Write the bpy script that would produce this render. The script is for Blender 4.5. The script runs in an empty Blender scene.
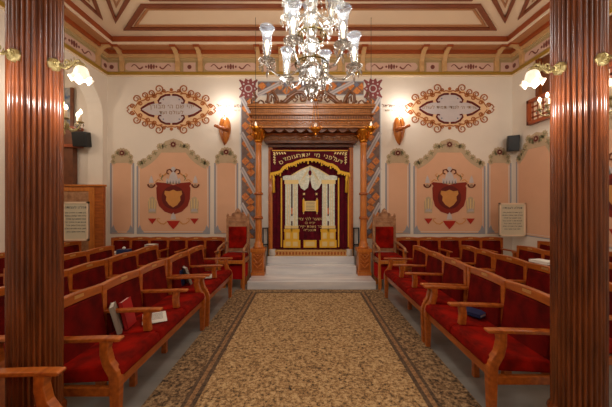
import bpy, math, random
from mathutils import Vector, Matrix
random.seed(7)
PI = math.pi
sc = bpy.context.scene
COL = sc.collection
F = 290.0
HZ = 1.55

def W(px, py, Y):
    return ((px - 306) * Y / F, HZ + (203.5 - py) * Y / F)

# ------------------------------------------------------------------ materials
def lin(c):
    r = []
    for x in c:
        x = x / 255.0
        r.append(x / 12.92 if x <= 0.04045 else ((x + 0.055) / 1.055) ** 2.4)
    return tuple(r) + (1.0,)

NOSPEC = ('velvet', 'cloth', 'paint', 'plaster')
def mat(name, rgb, rough=0.5, metal=0.0, coat=0.0, var=0.0, vscale=8.0, vstretch=(1, 1, 1), bump=0.0,
        bscale=60.0, rgb2=None, sheen=0.0):
    m = bpy.data.materials.new(name)
    m.use_nodes = True
    nt = m.node_tree
    b = nt.nodes['Principled BSDF']
    b.inputs['Roughness'].default_value = rough
    b.inputs['Metallic'].default_value = metal
    b.inputs['Coat Weight'].default_value = coat
    b.inputs['Coat Roughness'].default_value = 0.12
    if sheen:
        b.inputs['Sheen Weight'].default_value = sheen
        b.inputs['Sheen Roughness'].default_value = 0.4
    if any(k in name for k in NOSPEC): b.inputs['Specular IOR Level'].default_value = 0.15
    c1 = lin(rgb)
    b.inputs['Base Color'].default_value = c1
    if var or rgb2:
        tc = nt.nodes.new('ShaderNodeTexCoord')
        mp = nt.nodes.new('ShaderNodeMapping')
        mp.inputs['Scale'].default_value = vstretch
        nz = nt.nodes.new('ShaderNodeTexNoise')
        nz.inputs['Scale'].default_value = vscale
        nz.inputs['Detail'].default_value = 5
        rp = nt.nodes.new('ShaderNodeValToRGB')
        c2 = lin(rgb2) if rgb2 else tuple(min(1, x * (1 - var)) for x in c1[:3]) + (1,)
        rp.color_ramp.elements[0].position = 0.32
        rp.color_ramp.elements[1].position = 0.68
        rp.color_ramp.elements[0].color = c2
        rp.color_ramp.elements[1].color = c1
        nt.links.new(tc.outputs['Object'], mp.inputs['Vector'])
        nt.links.new(mp.outputs['Vector'], nz.inputs['Vector'])
        nt.links.new(nz.outputs['Fac'], rp.inputs['Fac'])
        nt.links.new(rp.outputs['Color'], b.inputs['Base Color'])
    if bump:
        n2 = nt.nodes.new('ShaderNodeTexNoise')
        n2.inputs['Scale'].default_value = bscale
        bp = nt.nodes.new('ShaderNodeBump')
        bp.inputs['Strength'].default_value = bump
        bp.inputs['Distance'].default_value = 0.01
        nt.links.new(n2.outputs['Fac'], bp.inputs['Height'])
        nt.links.new(bp.outputs['Normal'], b.inputs['Normal'])
    return m

def emat(name, rgb, s):
    m = bpy.data.materials.new(name)
    m.use_nodes = True
    b = m.node_tree.nodes['Principled BSDF']
    b.inputs['Base Color'].default_value = lin(rgb)
    b.inputs['Emission Color'].default_value = lin(rgb)
    b.inputs['Emission Strength'].default_value = s
    return m

def glassy(name, trans, rgb=(250, 250, 245), rough=0.05, glow=0.0):
    """thin cut crystal: part clear, part glittering"""
    m = bpy.data.materials.new(name)
    m.use_nodes = True
    nt = m.node_tree
    b = nt.nodes['Principled BSDF']
    b.inputs['Base Color'].default_value = lin(rgb)
    b.inputs['Roughness'].default_value = rough
    b.inputs['Specular IOR Level'].default_value = 0.9
    if glow:
        b.inputs['Emission Color'].default_value = lin((255, 236, 205))
        b.inputs['Emission Strength'].default_value = glow
    t = nt.nodes.new('ShaderNodeBsdfTransparent')
    t.inputs['Color'].default_value = (0.97, 0.96, 0.94, 1)
    mx = nt.nodes.new('ShaderNodeMixShader')
    mx.inputs['Fac'].default_value = trans
    nt.links.new(b.outputs['BSDF'], mx.inputs[1])
    nt.links.new(t.outputs['BSDF'], mx.inputs[2])
    nt.links.new(mx.outputs['Shader'], nt.nodes['Material Output'].inputs['Surface'])
    return m

def refr(name):
    m = bpy.data.materials.new(name)
    m.use_nodes = True
    nt = m.node_tree
    g = nt.nodes.new('ShaderNodeBsdfGlass')
    g.inputs['Roughness'].default_value = 0.02
    g.inputs['IOR'].default_value = 1.45
    b = nt.nodes['Principled BSDF']
    b.inputs['Base Color'].default_value = lin((150, 148, 140))
    b.inputs['Roughness'].default_value = 0.12
    t = nt.nodes.new('ShaderNodeBsdfTransparent')
    m1 = nt.nodes.new('ShaderNodeMixShader'); m1.inputs['Fac'].default_value = 0.40
    m2 = nt.nodes.new('ShaderNodeMixShader'); m2.inputs['Fac'].default_value = 0.35
    nt.links.new(g.outputs[0], m1.inputs[1]); nt.links.new(b.outputs[0], m1.inputs[2])
    nt.links.new(m1.outputs[0], m2.inputs[1]); nt.links.new(t.outputs[0], m2.inputs[2])
    nt.links.new(m2.outputs[0], nt.nodes['Material Output'].inputs['Surface'])
    return m

M = {}
M['wall'] = mat('cream_plaster', (232, 220, 204), 0.75, var=0.05, vscale=2, bump=0.05)
M['wall_side'] = M['wall']
M['ceil'] = mat('ceiling_paint', (233, 205, 172), 0.7, var=0.04, vscale=1.5)
M['ceil_line'] = mat('ceiling_line_brown', (133, 68, 38), 0.5, var=0.15, vscale=5)
M['ceil_line2'] = mat('ceiling_line_ochre', (176, 118, 74), 0.5)
M['fascia'] = mat('fascia_orange_brown', (160, 74, 32), 0.4, var=0.12, vscale=4)
M['cream'] = mat('cream_moulding', (238, 214, 184), 0.6)
M['olive'] = mat('frieze_sage', (184, 158, 112), 0.6, var=0.1, vscale=6)
M['frieze_pink'] = mat('frieze_pink', (214, 178, 158), 0.6)
M['bracket'] = mat('bracket_sand', (206, 162, 108), 0.5, var=0.1)
M['goldband'] = mat('gilt_band', (176, 140, 52), 0.42, metal=0.35)
M['motif'] = mat('frieze_motif_brown', (124, 66, 54), 0.6)
M['floor'] = mat('grey_marble_floor', (158, 156, 150), 0.25, rgb2=(136, 134, 130), vscale=1.6, vstretch=(1, 2.5, 1))
M['grout'] = mat('floor_joint', (120, 118, 112), 0.5)
M['marble'] = mat('white_marble', (240, 240, 240), 0.22, rgb2=(200, 204, 212), vscale=2.2, vstretch=(0.5, 3, 3))
M['marble_plain'] = mat('white_marble_jamb', (214, 210, 204), 0.3, var=0.06)
M['wood'] = mat('varnished_bench_wood', (188, 102, 36), 0.32, coat=0.25, rgb2=(146, 70, 22), vscale=5, vstretch=(1, 6, 6))
M['wood_light'] = mat('honey_wood', (210, 128, 50), 0.3, coat=0.3, rgb2=(184, 102, 38), vscale=6, vstretch=(5, 5, 1))
M['column'] = mat('mahogany_column', (126, 62, 24), 0.25, coat=0.3, rgb2=(84, 38, 13), vscale=5, vstretch=(6, 6, 0.7))
M['ark'] = mat('ark_walnut', (186, 122, 68), 0.3, coat=0.3, rgb2=(142, 86, 44), vscale=10, vstretch=(1, 4, 4), bump=0.25, bscale=45)
M['ark_dark'] = mat('ark_walnut_dark', (120, 68, 38), 0.4, rgb2=(92, 50, 28), vscale=9)
M['throne'] = mat('throne_wood', (190, 142, 104), 0.35, rgb2=(146, 98, 66), vscale=12, bump=0.2)
M['velvet'] = mat('red_velvet', (160, 16, 0), 0.95, rgb2=(96, 7, 0), vscale=7)
M['velvet_back'] = mat('red_velvet_back', (122, 12, 4), 0.95, rgb2=(72, 6, 3), vscale=6)
M['kneel'] = mat('bright_red_cloth', (176, 14, 18), 0.8)
M['burgundy'] = mat('burgundy_velvet', (100, 8, 32), 0.7, rgb2=(74, 6, 24), vscale=10, sheen=0.1)
M['gold'] = mat('gold_thread', (240, 190, 56), 0.4, metal=0.3, bump=0.6, bscale=180)
M['goldpale'] = mat('pale_gold_thread', (232, 206, 140), 0.45, metal=0.2)
M['silver'] = mat('silver_thread', (236, 238, 224), 0.5, metal=0.05, rgb2=(198, 208, 190), vscale=30)
M['orange_t'] = mat('orange_thread', (216, 110, 30), 0.5)
M['gilt'] = mat('gilded_metal', (216, 140, 44), 0.28, metal=0.9)
M['brass'] = mat('aged_brass', (172, 156, 108), 0.36, metal=0.7, bump=0.08, bscale=90)
M['brass_d'] = mat('dark_brass', (118, 102, 56), 0.35, metal=0.6)
M['crest'] = mat('ark_cresting', (126, 76, 40), 0.35, coat=.2, rgb2=(90, 50, 26), vscale=10)
M['black'] = mat('black_plastic', (12, 12, 13), 0.45)
M['blackmetal'] = mat('black_iron', (34, 38, 44), 0.4, metal=0.4)
M['salmon'] = mat('salmon_paint', (226, 178, 144), 0.7, var=0.05, vscale=3)
M['bluegrey'] = mat('blue_grey_paint', (160, 160, 166), 0.7)
M['taupe'] = mat('taupe_paint', (196, 172, 140), 0.7, var=0.08, vscale=9)
M['taupe_d'] = mat('dark_taupe_paint', (160, 132, 106), 0.7)
M['green'] = mat('sage_green_paint', (136, 140, 96), 0.7)
M['maroon'] = mat('maroon_paint', (140, 50, 38), 0.7, var=0.08, vscale=8)
M['maroon_d'] = mat('dark_maroon_paint', (104, 40, 36), 0.7)
M['rosepur'] = mat('rose_maroon_paint', (142, 76, 76), 0.7)
M['ochre'] = mat('ochre_paint', (214, 150, 84), 0.7, var=0.1, vscale=9)
M['lilac'] = mat('lilac_paint', (204, 194, 192), 0.7, var=0.06, vscale=5)
M['orangefill'] = mat('orange_wash_paint', (234, 196, 152), 0.7, var=0.12, vscale=6)
M['scroll'] = mat('brown_scroll_paint', (168, 98, 52), 0.7)
M['brownp'] = mat('dark_brown_paint', (112, 56, 36), 0.7)
M['whitep'] = mat('white_paint', (226, 220, 210), 0.7)
M['redp'] = mat('red_paint', (176, 48, 36), 0.7)
M['tile_o'] = mat('burnt_orange_tile', (230, 148, 70), 0.6, rgb2=(190, 104, 54), vscale=25)
M['tile_b'] = mat('slate_blue_tile', (118, 122, 140), 0.6)
M['tile_k'] = mat('grey_brown_tile', (138, 112, 98), 0.6, rgb2=(104, 84, 80), vscale=14)
M['paper'] = mat('white_paper', (226, 224, 216), 0.8)
M['print'] = mat('printed_grey', (120, 118, 112), 0.8)
M['cover_red'] = mat('red_book_cover', (168, 24, 26), 0.5)
M['cover_grey'] = mat('grey_book_cover', (150, 140, 126), 0.6)
M['cover_blue'] = mat('blue_book_cover', (30, 46, 92), 0.5)
M['board'] = mat('cream_board', (214, 204, 176), 0.6)
M['ink'] = mat('dark_ink', (60, 58, 50), 0.7)
M['plaque'] = mat('brass_plaque', (214, 168, 104), 0.35, metal=0.5)
M['frost'] = emat('frosted_lit_glass', (255, 240, 220), 0.6)
M['bulb'] = emat('lit_bulb', (255, 232, 195), 6.0)
M['crystal'] = refr('cut_crystal')
M['glass'] = glassy('clear_shade_glass', 0.6, (150, 160, 172), 0.06, 0.0)
M['stained'] = mat('blue_stained_glass', (70, 96, 130), 0.25, rgb2=(200, 190, 170), vscale=6)

# carpets ---------------------------------------------------------------
def carpet_mat(name, base, mid, dark, scale):
    m = bpy.data.materials.new(name); m.use_nodes = True
    nt = m.node_tree; b = nt.nodes['Principled BSDF']; b.inputs['Roughness'].default_value = 0.95
    tc = nt.nodes.new('ShaderNodeTexCoord')
    vo = nt.nodes.new('ShaderNodeTexVoronoi'); vo.inputs['Scale'].default_value = scale
    n = nt.nodes.new('ShaderNodeTexNoise'); n.inputs['Scale'].default_value = scale * 0.8; n.inputs['Detail'].default_value = 6
    n.inputs['Roughness'].default_value = 0.7
    n3 = nt.nodes.new('ShaderNodeTexNoise'); n3.inputs['Scale'].default_value = 4.0
    r1 = nt.nodes.new('ShaderNodeValToRGB')
    e = r1.color_ramp.elements
    e[0].position = 0.36; e[0].color = lin(dark)
    e[1].position = 0.62; e[1].color = lin(base)
    k = e.new(0.47); k.color = lin(mid)
    r2 = nt.nodes.new('ShaderNodeValToRGB')
    r2.color_ramp.elements[0].position = 0.12; r2.color_ramp.elements[0].color = lin(dark)
    r2.color_ramp.elements[1].position = 0.3; r2.color_ramp.elements[1].color = (1, 1, 1, 1)
    mx = nt.nodes.new('ShaderNodeMix'); mx.data_type = 'RGBA'; mx.blend_type = 'MULTIPLY'
    mx.inputs[0].default_value = 0.75
    nt.links.new(tc.outputs['Object'], vo.inputs['Vector']); nt.links.new(tc.outputs['Object'], n.inputs['Vector'])
    nt.links.new(n.outputs['Fac'], r1.inputs['Fac']); nt.links.new(vo.outputs['Distance'], r2.inputs['Fac'])
    nt.links.new(r1.outputs['Color'], mx.inputs[6]); nt.links.new(r2.outputs['Color'], mx.inputs[7])
    nt.links.new(mx.outputs[2], b.inputs['Base Color'])
    bp = nt.nodes.new('ShaderNodeBump'); bp.inputs['Strength'].default_value = 0.3; bp.inputs['Distance'].default_value = 0.01
    nt.links.new(n.outputs['Fac'], bp.inputs['Height']); nt.links.new(bp.outputs['Normal'], b.inputs['Normal'])
    return m
M['carpet'] = carpet_mat('speckled_carpet_field', (208, 180, 134), (160, 124, 80), (46, 44, 38), 46)
M['carpet_b'] = carpet_mat('speckled_carpet_border', (186, 156, 116), (120, 92, 62), (32, 30, 29), 40)
M['carpet_l'] = carpet_mat('carpet_line', (112, 90, 70), (88, 70, 54), (50, 42, 34), 50)
M['carpet_m'] = carpet_mat('carpet_line_light', (176, 138, 96), (140, 104, 70), (90, 68, 50), 50)

# ------------------------------------------------------------------ mesh builder
class MB:
    def __init__(s):
        s.v = []; s.f = []; s.m = []; s.s = []; s.mats = []
    def mi(s, m):
        m = M[m]
        if m not in s.mats: s.mats.append(m)
        return s.mats.index(m)
    def add(s, vs, fs, m, smooth=False):
        o = len(s.v); k = s.mi(m)
        s.v += [tuple(v) for v in vs]
        for f in fs:
            s.f.append([i + o for i in f]); s.m.append(k); s.s.append(smooth)
        return s
    def box(s, x0, x1, y0, y1, z0, z1, m):
        x0, x1 = min(x0, x1), max(x0, x1); y0, y1 = min(y0, y1), max(y0, y1); z0, z1 = min(z0, z1), max(z0, z1)
        vs = [(x0, y0, z0), (x1, y0, z0), (x1, y1, z0), (x0, y1, z0), (x0, y0, z1), (x1, y0, z1), (x1, y1, z1), (x0, y1, z1)]
        fs = [(0, 3, 2, 1), (4, 5, 6, 7), (0, 1, 5, 4), (1, 2, 6, 5), (2, 3, 7, 6), (3, 0, 4, 7)]
        return s.add(vs, fs, m)
    def prism(s, poly, fn, t0, t1, m):
        """poly of (a,b); fn(a,b,t)->xyz"""
        n = len(poly)
        vs = [fn(a, b, t0) for a, b in poly] + [fn(a, b, t1) for a, b in poly]
        fs = [list(range(n)), list(range(2 * n - 1, n - 1, -1))]
        fs += [(i, i + n, (i + 1) % n + n, (i + 1) % n) for i in range(n)]
        return s.add(vs, fs, m)
    def flat(s, poly, t, m, t0=0.0):       # on a wall, local x/z plane, out of the wall is -y
        return s.prism(poly, lambda a, b, t: (a, -t, b), t0, t, m)
    def ribbon(s, pts, w, t, m, w1=None, t0=0.0, closed=False):
        n = len(pts); w1 = w if w1 is None else w1
        L = []; R = []
        for i in range(n):
            if closed:
                p0 = pts[i - 1]; p1 = pts[(i + 1) % n]
            else:
                p0 = pts[max(i - 1, 0)]; p1 = pts[min(i + 1, n - 1)]
            dx, dy = p1[0] - p0[0], p1[1] - p0[1]; d = math.hypot(dx, dy) or 1
            ww = (w + (w1 - w) * i / max(n - 1, 1)) / 2
            L.append((pts[i][0] - dy / d * ww, pts[i][1] + dx / d * ww)); R.append((pts[i][0] + dy / d * ww, pts[i][1] - dx / d * ww))
        vs = []; fs = []
        for i in range(n):
            vs += [(L[i][0], -t, L[i][1]), (R[i][0], -t, R[i][1]), (L[i][0], -t0, L[i][1]), (R[i][0], -t0, R[i][1])]
        for i in range(n if closed else n - 1):
            a = 4 * i; b = 4 * ((i + 1) % n)
            fs += [(a, a + 1, b + 1, b), (a, b, b + 2, a + 2), (a + 1, a + 3, b + 3, b + 1)]
        return s.add(vs, fs, m)
    def disc(s, x, z, r, t, m, n=14, rz=None, t0=0.0):
        rz = rz or r
        return s.flat([(x + r * math.cos(2 * PI * i / n), z + rz * math.sin(2 * PI * i / n)) for i in range(n)], t, m, t0)
    def lathe(s, prof, m, n=16, c=(0, 0, 0), smooth=True, sx=1, sy=1):
        """prof of (r,z)"""
        vs = []; fs = []
        for r, z in prof:
            for i in range(n):
                a = 2 * PI * i / n
                vs.append((c[0] + sx * r * math.cos(a), c[1] + sy * r * math.sin(a), c[2] + z))
        for j in range(len(prof) - 1):
            for i in range(n):
                fs.append((j * n + i, j * n + (i + 1) % n, (j + 1) * n + (i + 1) % n, (j + 1) * n + i))
        if prof[0][0] > 1e-4: fs.append(list(range(n - 1, -1, -1)))
        if prof[-1][0] > 1e-4: fs.append([(len(prof) - 1) * n + i for i in range(n)])
        return s.add(vs, fs, m, smooth)
    def tube(s, pts, r, m, n=8, r1=None, smooth=True, flat=1.0):
        pts = [Vector(p) for p in pts]; N = len(pts)
        r1 = r if r1 is None else r1
        vs = []; fs = []; up0 = None
        for i in range(N):
            d = (pts[min(i + 1, N - 1)] - pts[max(i - 1, 0)]).normalized()
            if up0 is None:
                up0 = Vector((0, 0, 1)) if abs(d.z) < 0.9 else Vector((0, 1, 0))
            a = d.cross(up0)
            if a.length < 1e-3: a = d.cross(Vector((1, 0, 0)))
            a.normalize(); b = a.cross(d).normalized(); up0 = b
            rr = r + (r1 - r) * i / max(N - 1, 1)
            for k in range(n):
                t = 2 * PI * k / n
                vs.append(pts[i] + a * (rr * math.cos(t) * flat) + b * (rr * math.sin(t)))
        for i in range(N - 1):
            for k in range(n):
                fs.append((i * n + k, i * n + (k + 1) % n, (i + 1) * n + (k + 1) % n, (i + 1) * n + k))
        fs.append(list(range(n - 1, -1, -1))); fs.append([(N - 1) * n + k for k in range(n)])
        return s.add(vs, fs, m, smooth)
    def gem(s, c, r, h, m, n=6):
        x, y, z = c
        vs = [(x, y, z + h)] + [(x + r * math.cos(2 * PI * i / n), y + r * math.sin(2 * PI * i / n), z + h * 0.2) for i in range(n)] + [(x, y, z - h)]
        fs = [(0, 1 + i, 1 + (i + 1) % n) for i in range(n)] + [(n + 1, 1 + (i + 1) % n, 1 + i) for i in range(n)]
        return s.add(vs, fs, m)
    def mesh(s, name):
        me = bpy.data.meshes.new(name)
        me.from_pydata(s.v, [], s.f)
        for m in s.mats: me.materials.append(m)
        me.polygons.foreach_set('material_index', s.m)
        me.polygons.foreach_set('use_smooth', s.s)
        me.update()
        return me

def obj(name, mb, parent=None, loc=(0, 0, 0), rot=(0, 0, 0), bevel=0.0, fix=True):
    me = mb if isinstance(mb, bpy.types.Mesh) else mb.mesh(name)
    if fix and not isinstance(mb, bpy.types.Mesh):
        import bmesh
        bm = bmesh.new(); bm.from_mesh(me); bmesh.ops.recalc_face_normals(bm, faces=bm.faces); bm.to_mesh(me); bm.free()
    o = bpy.data.objects.new(name, me); COL.objects.link(o)
    o.location = loc; o.rotation_euler = rot
    if parent: o.parent = parent
    if bevel:
        b = o.modifiers.new('bevel', 'BEVEL'); b.width = bevel; b.segments = 2; b.limit_method = 'ANGLE'
    return o

def tag(o, label, cat, group=None):
    o['label'] = label; o['category'] = cat
    if group: o['group'] = group
    return o
def thing(name, label, cat, loc=(0, 0, 0), rotz=0.0, group=None):
    o = bpy.data.objects.new(name, None); COL.objects.link(o)
    o.empty_display_size = 0.1
    o.location = loc; o.rotation_euler = (0, 0, rotz)
    return tag(o, label, cat, group)
def struct(name, mb, bevel=0.0):
    o = obj(name, mb, bevel=bevel); o['kind'] = 'structure'; return o
def copy_tree(o, parent=None):
    c = o.copy(); COL.objects.link(c)
    if parent: c.parent = parent
    for ch in list(o.children): copy_tree(ch, c)
    return c

def text_mesh(body, size, m, extrude=0.002, rtl=True):
    cu = bpy.data.curves.new('t', 'FONT')
    cu.body = body[::-1] if rtl else body
    cu.size = size; cu.align_x = 'CENTER'; cu.align_y = 'CENTER'; cu.extrude = extrude; cu.resolution_u = 2; cu.space_character = 1.12
    o = bpy.data.objects.new('t', cu); COL.objects.link(o)
    bpy.context.view_layer.update()
    me = bpy.data.meshes.new_from_object(o.evaluated_get(bpy.context.evaluated_depsgraph_get()))
    bpy.data.objects.remove(o); bpy.data.curves.remove(cu)
    me.materials.clear(); me.materials.append(M[m])
    for p in me.polygons: p.material_index = 0
    return me
def text(name, body, size, m, parent, x, y, z, roll=0.0, sx=1.0):
    o = obj(name, text_mesh(body, size, m), parent, (x, y, z), (PI / 2, roll, 0), fix=False)
    o.scale = (sx, 1, 1)
    return o

# ------------------------------------------------------------------ the room
XL, XR, YB, YF, ZC = -4.25, 4.41, 6.2, -3.0, 4.95
mb = MB().box(-6.5, XR + .3, YF - .3, YB + .3, -0.1, 0, 'floor')
floor = struct('floor', mb)
# the brick-joint lines of marble slabs
mb = MB()
y = 0.2
k = 0
while y < 5.1:
    mb.box(-4.2, 4.4, y, y + 0.006, 0.0, 0.001, 'grout'); y += 0.6
jo = obj('slab_joint', mb, floor)
struct('wall_back', MB().box(-6.5, XR + .3, YB, YB + .3, 0, ZC + .1, 'wall'))
struct('wall_right', MB().box(XR, XR + .3, YF, YB, 0, ZC + .1, 'wall'))
struct('wall_front', MB().box(-6.5, XR + .3, YF - .3, YF, 0, ZC + .1, 'wall'))
# left wall with an arched opening
mb = MB()
AY0, AY1, AS, AT = 4.25, 6.06, 3.40, 4.12
mb.box(XL - .3, XL, YF, AY0, 0, ZC + .1, 'wall')
mb.box(XL - .3, XL, AY1, YB, 0, ZC + .1, 'wall')
N = 20; c = (AY0 + AY1) / 2; hw = (AY1 - AY0) / 2
for i in range(N):
    t0 = PI * i / N; t1 = PI * (i + 1) / N
    ya, za = c - hw * math.cos(t0), AS + (AT - AS) * math.sin(t0)
    yb, zb = c - hw * math.cos(t1), AS + (AT - AS) * math.sin(t1)
    vs = [(x, yy, zz) for x in (XL, XL - .3) for yy, zz in ((ya, za), (yb, zb), (yb, ZC + .1), (ya, ZC + .1))]
    mb.add(vs, [(0, 1, 2, 3), (7, 6, 5, 4), (0, 4, 5, 1)], 'wall')
struct('wall_left', mb)
struct('wall_alcove', MB().box(-6.5, -6.3, 3.7, YB, 0, ZC, 'wall').box(-6.3, XL - .3, 3.7, 3.9, 0, ZC, 'wall'))
cm = MB().box(-6.5, XR + .3, YF - .3, YB + .3, ZC, ZC + .1, 'ceil')
ceiling = struct('ceiling', cm)

def ring(profile_boxes, name):
    """boxes (d0,d1,z0,z1,mat) run round the four walls"""
    mb = MB()
    for d0, d1, z0, z1, m in profile_boxes:
        o = [(XL + d0, YF + d0), (XR - d0, YF + d0), (XR - d0, YB - d0), (XL + d0, YB - d0)]
        i_ = [(XL + d1, YF + d1), (XR - d1, YF + d1), (XR - d1, YB - d1), (XL + d1, YB - d1)]
        vs = [(x, y, z) for z in (z0, z1) for x, y in o + i_]
        fs = []
        for k in range(4):
            n = (k + 1) % 4
            fs += [(k, n, 4 + n, 4 + k), (8 + k, 12 + k, 12 + n, 8 + n), (4 + k, 4 + n, 12 + n, 12 + k), (k, 8 + k, 8 + n, n)]
        mb.add(vs, fs, m)
    return struct(name, mb)
ring([(0.0, 0.045, 4.285, 4.345, 'goldband'), (0, 0.03, 4.26, 4.285, 'cream')], 'trim_1')
ring([(0.0, 0.02, 4.345, 4.58, 'olive')], 'trim_2')
ring([(0.0, 0.05, 4.58, 4.63, 'olive'), (0.0, 0.09, 4.63, 4.70, 'bracket'), (0.0, 0.14, 4.70, 4.765, 'fascia')], 'trim_3')
ring([(0.0, 0.30, 4.765, 4.785, 'ceil_line2'), (0.0, 0.33, 4.785, 4.825, 'cream'), (0.0, 0.31, 4.825, ZC, 'fascia')], 'trim_4')

# frieze panels and brackets, painted on and standing on the cornice
def frieze_panel(par, u, w, wall):
    mb = MB()
    h = 0.085; zc = 4.46
    def P(poly, t, m, t0=0.02):
        mb.flat(poly, t, m, t0)
    pts = []
    for sgn in (1, -1):
        for k in range(7):
            a = -PI / 2 + PI * k / 6 if sgn > 0 else PI / 2 + PI * k / 6
            pts.append((u + sgn * (w / 2 - h) + h * math.cos(a), zc + h * math.sin(a)))
    P(pts, 0.028, 'frieze_pink')
    # centre lozenge and two s-scrolls
    for k in range(5):
        mb.disc(u + (k - 2) * 0.055, zc, 0.028 if k == 2 else 0.02, 0.033, 'motif', 8, rz=(0.06, 0.05, 0.025)[abs(k - 2)], t0=0.02)
    for s_ in (-1, 1):
        pts = [(u + s_ * (0.18 + 0.24 * t), zc + 0.045 * math.sin(t * 2 * PI + PI)) for t in [q / 14 for q in range(15)]]
        mb.ribbon(pts, 0.03, 0.033, 'motif', 0.012, t0=0.02)
    mb2 = MB()
    return mb
def bracket(par_mb, u):
    pts = [(0.02, 4.35), (0.06, 4.35), (0.075, 4.45), (0.07, 4.56), (0.11, 4.66), (0.2, 4.72), (0.29, 4.74), (0.29, 4.80), (0.2, 4.79), (0.02, 4.79)]
    par_mb.prism(pts, lambda a, b, t: (u + t, -a, b), -0.045, 0.045, 'bracket')
    par_mb.prism([(0.03, 4.742), (0.312, 4.742), (0.312, 4.785), (0.03, 4.785)], lambda a, b, t: (u + t, -a, b), -0.062, 0.062, 'fascia')
    return par_mb
def rot_on(o, wall):
    if wall == 'back': o.location = (0, YB - .001, 0)
    if wall == 'right': o.location = (XR, YB, 0); o.rotation_euler = (0, 0, -PI / 2)
    if wall == 'left': o.location = (XL, YB, 0); o.rotation_euler = (0, 0, PI / 2)
par = struct('trim_5', MB().box(-4.2, 4.36, YB - 0.024, YB - 0.019, 4.35, 4.36, 'olive'))
S = 46.77
for px in (152, 231, 311, 391, 470):
    o = obj('frieze_motif', frieze_panel(None, (px - 306) / S, 1.12, 0), par); rot_on(o, 'back')
for px in (112.5, 190, 270, 351, 432, 506):
    u = (px - 306) / S
    mb = MB().flat([(u - .13, 4.36), (u + .13, 4.36), (u + .13, 4.55), (u - .13, 4.55)], 0.026, 'frieze_pink', 0.02).disc(u, 4.455, 0.045, 0.031, 'motif', 12, t0=0.02)
    o = obj('square_motif', mb, par); rot_on(o, 'back')
    for du in (-0.24, 0.24):
        if XL + .1 < u + du < XR - .1:
            o = obj('bracket', bracket(MB(), u + du), par); rot_on(o, 'back')
for wall, s_ in (('right', 1), ('left', -1)):
    for v in (0.92, 2.6, 4.3, 6.0):
        o = obj('frieze_motif', frieze_panel(None, s_ * v, 1.12, 0), par); rot_on(o, wall)
    for v in (0.1, 1.75, 3.45, 5.15):
        u = s_ * v
        mb = MB().flat([(u - .1, 4.36), (u + .12, 4.36), (u + .12, 4.55), (u - .1, 4.55)], 0.026, 'frieze_pink', 0.02).disc(u, 4.455, 0.045, 0.031, 'motif', 12, t0=0.02)
        o = obj('square_motif', mb, par); rot_on(o, wall)
        for du in (-0.24, 0.24):
            if v + du * s_ > 0.2:
                o = obj('bracket', bracket(MB(), u + du), par); rot_on(o, wall)

# ceiling mouldings
def strip(pts, w, m, h=0.025, closed=False):
    mb = MB()
    n = len(pts)
    L = []; R = []
    for i in range(n):
        if closed: p0, p1 = pts[i - 1], pts[(i + 1) % n]
        else: p0, p1 = pts[max(i - 1, 0)], pts[min(i + 1, n - 1)]
        a = Vector((pts[i][0] - p0[0], pts[i][1] - p0[1])); b = Vector((p1[0] - pts[i][0], p1[1] - pts[i][1]))
        if a.length < 1e-6: a = b
        if b.length < 1e-6: b = a
        a.normalize(); b.normalize()
        na = Vector((-a.y, a.x)); nb = Vector((-b.y, b.x)); nn = (na + nb)
        nn = nn / max(nn.length_squared / 2, 0.15)
        L.append((pts[i][0] + nn.x * w / 2, pts[i][1] + nn.y * w / 2)); R.append((pts[i][0] - nn.x * w / 2, pts[i][1] - nn.y * w / 2))
    vs = []; fs = []
    for i in range(n):
        vs += [(L[i][0], L[i][1], ZC - h), (R[i][0], R[i][1], ZC - h), (L[i][0], L[i][1], ZC), (R[i][0], R[i][1], ZC)]
    for i in range(n if closed else n - 1):
        a = 4 * i; b = 4 * ((i + 1) % n)
        fs += [(a, b, b + 1, a + 1), (a, a + 2, b + 2, b), (a + 1, b + 1, b + 3, a + 3)]
    return mb.add(vs, fs, m)
def inset(pts, d):
    n = len(pts); out = []
    cx = sum(p[0] for p in pts) / n; cy = sum(p[1] for p in pts) / n
    A = sum(pts[i][0] * pts[(i + 1) % n][1] - pts[(i + 1) % n][0] * pts[i][1] for i in range(n))
    s_ = 1 if A > 0 else -1
    for i in range(n):
        p, a, b = Vector(pts[i]), Vector(pts[i - 1]), Vector(pts[(i + 1) % n])
        u = (p - a).normalized(); v = (b - p).normalized()
        nu = Vector((-u.y, u.x)) * s_; nv = Vector((-v.y, v.x)) * s_
        k = (nu + nv); k = k / (k.length_squared / 2)
        out.append((p.x + k.x * d, p.y + k.y * d))
    return out
def ceil_panel(pts):
    obj('panel_moulding', strip(pts, 0.075, 'ceil_line', 0.03, True), ceiling)
    obj('panel_moulding', strip(inset(pts, 0.09), 0.04, 'ceil_line2', 0.02, True), ceiling)
CX = 0.08
ceil_panel([(CX - 3.55, 5.62), (CX + 3.55, 5.62), (CX + 2.88, 4.97), (CX - 2.88, 4.97)])
for s_ in (-1, 1):
    ceil_panel([(CX + s_ * 3.60, 5.36), (CX + s_ * 2.62, 4.40), (CX + s_ * 3.12, 4.22)])
    ceil_panel([(CX + s_ * 3.80, 5.24), (CX + s_ * 3.28, 4.10), (CX + s_ * 3.80, 3.60)])
    ceil_panel([(CX + s_ * 3.75, 3.3), (CX + s_ * 3.75, -1.6), (CX + s_ * 3.1, -1.0), (CX + s_ * 3.1, 3.75)])
ceil_panel([(CX - 2.65, 4.80), (CX + 2.65, 4.80), (CX + 2.65, -1.4), (CX - 2.65, -1.4)])

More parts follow.
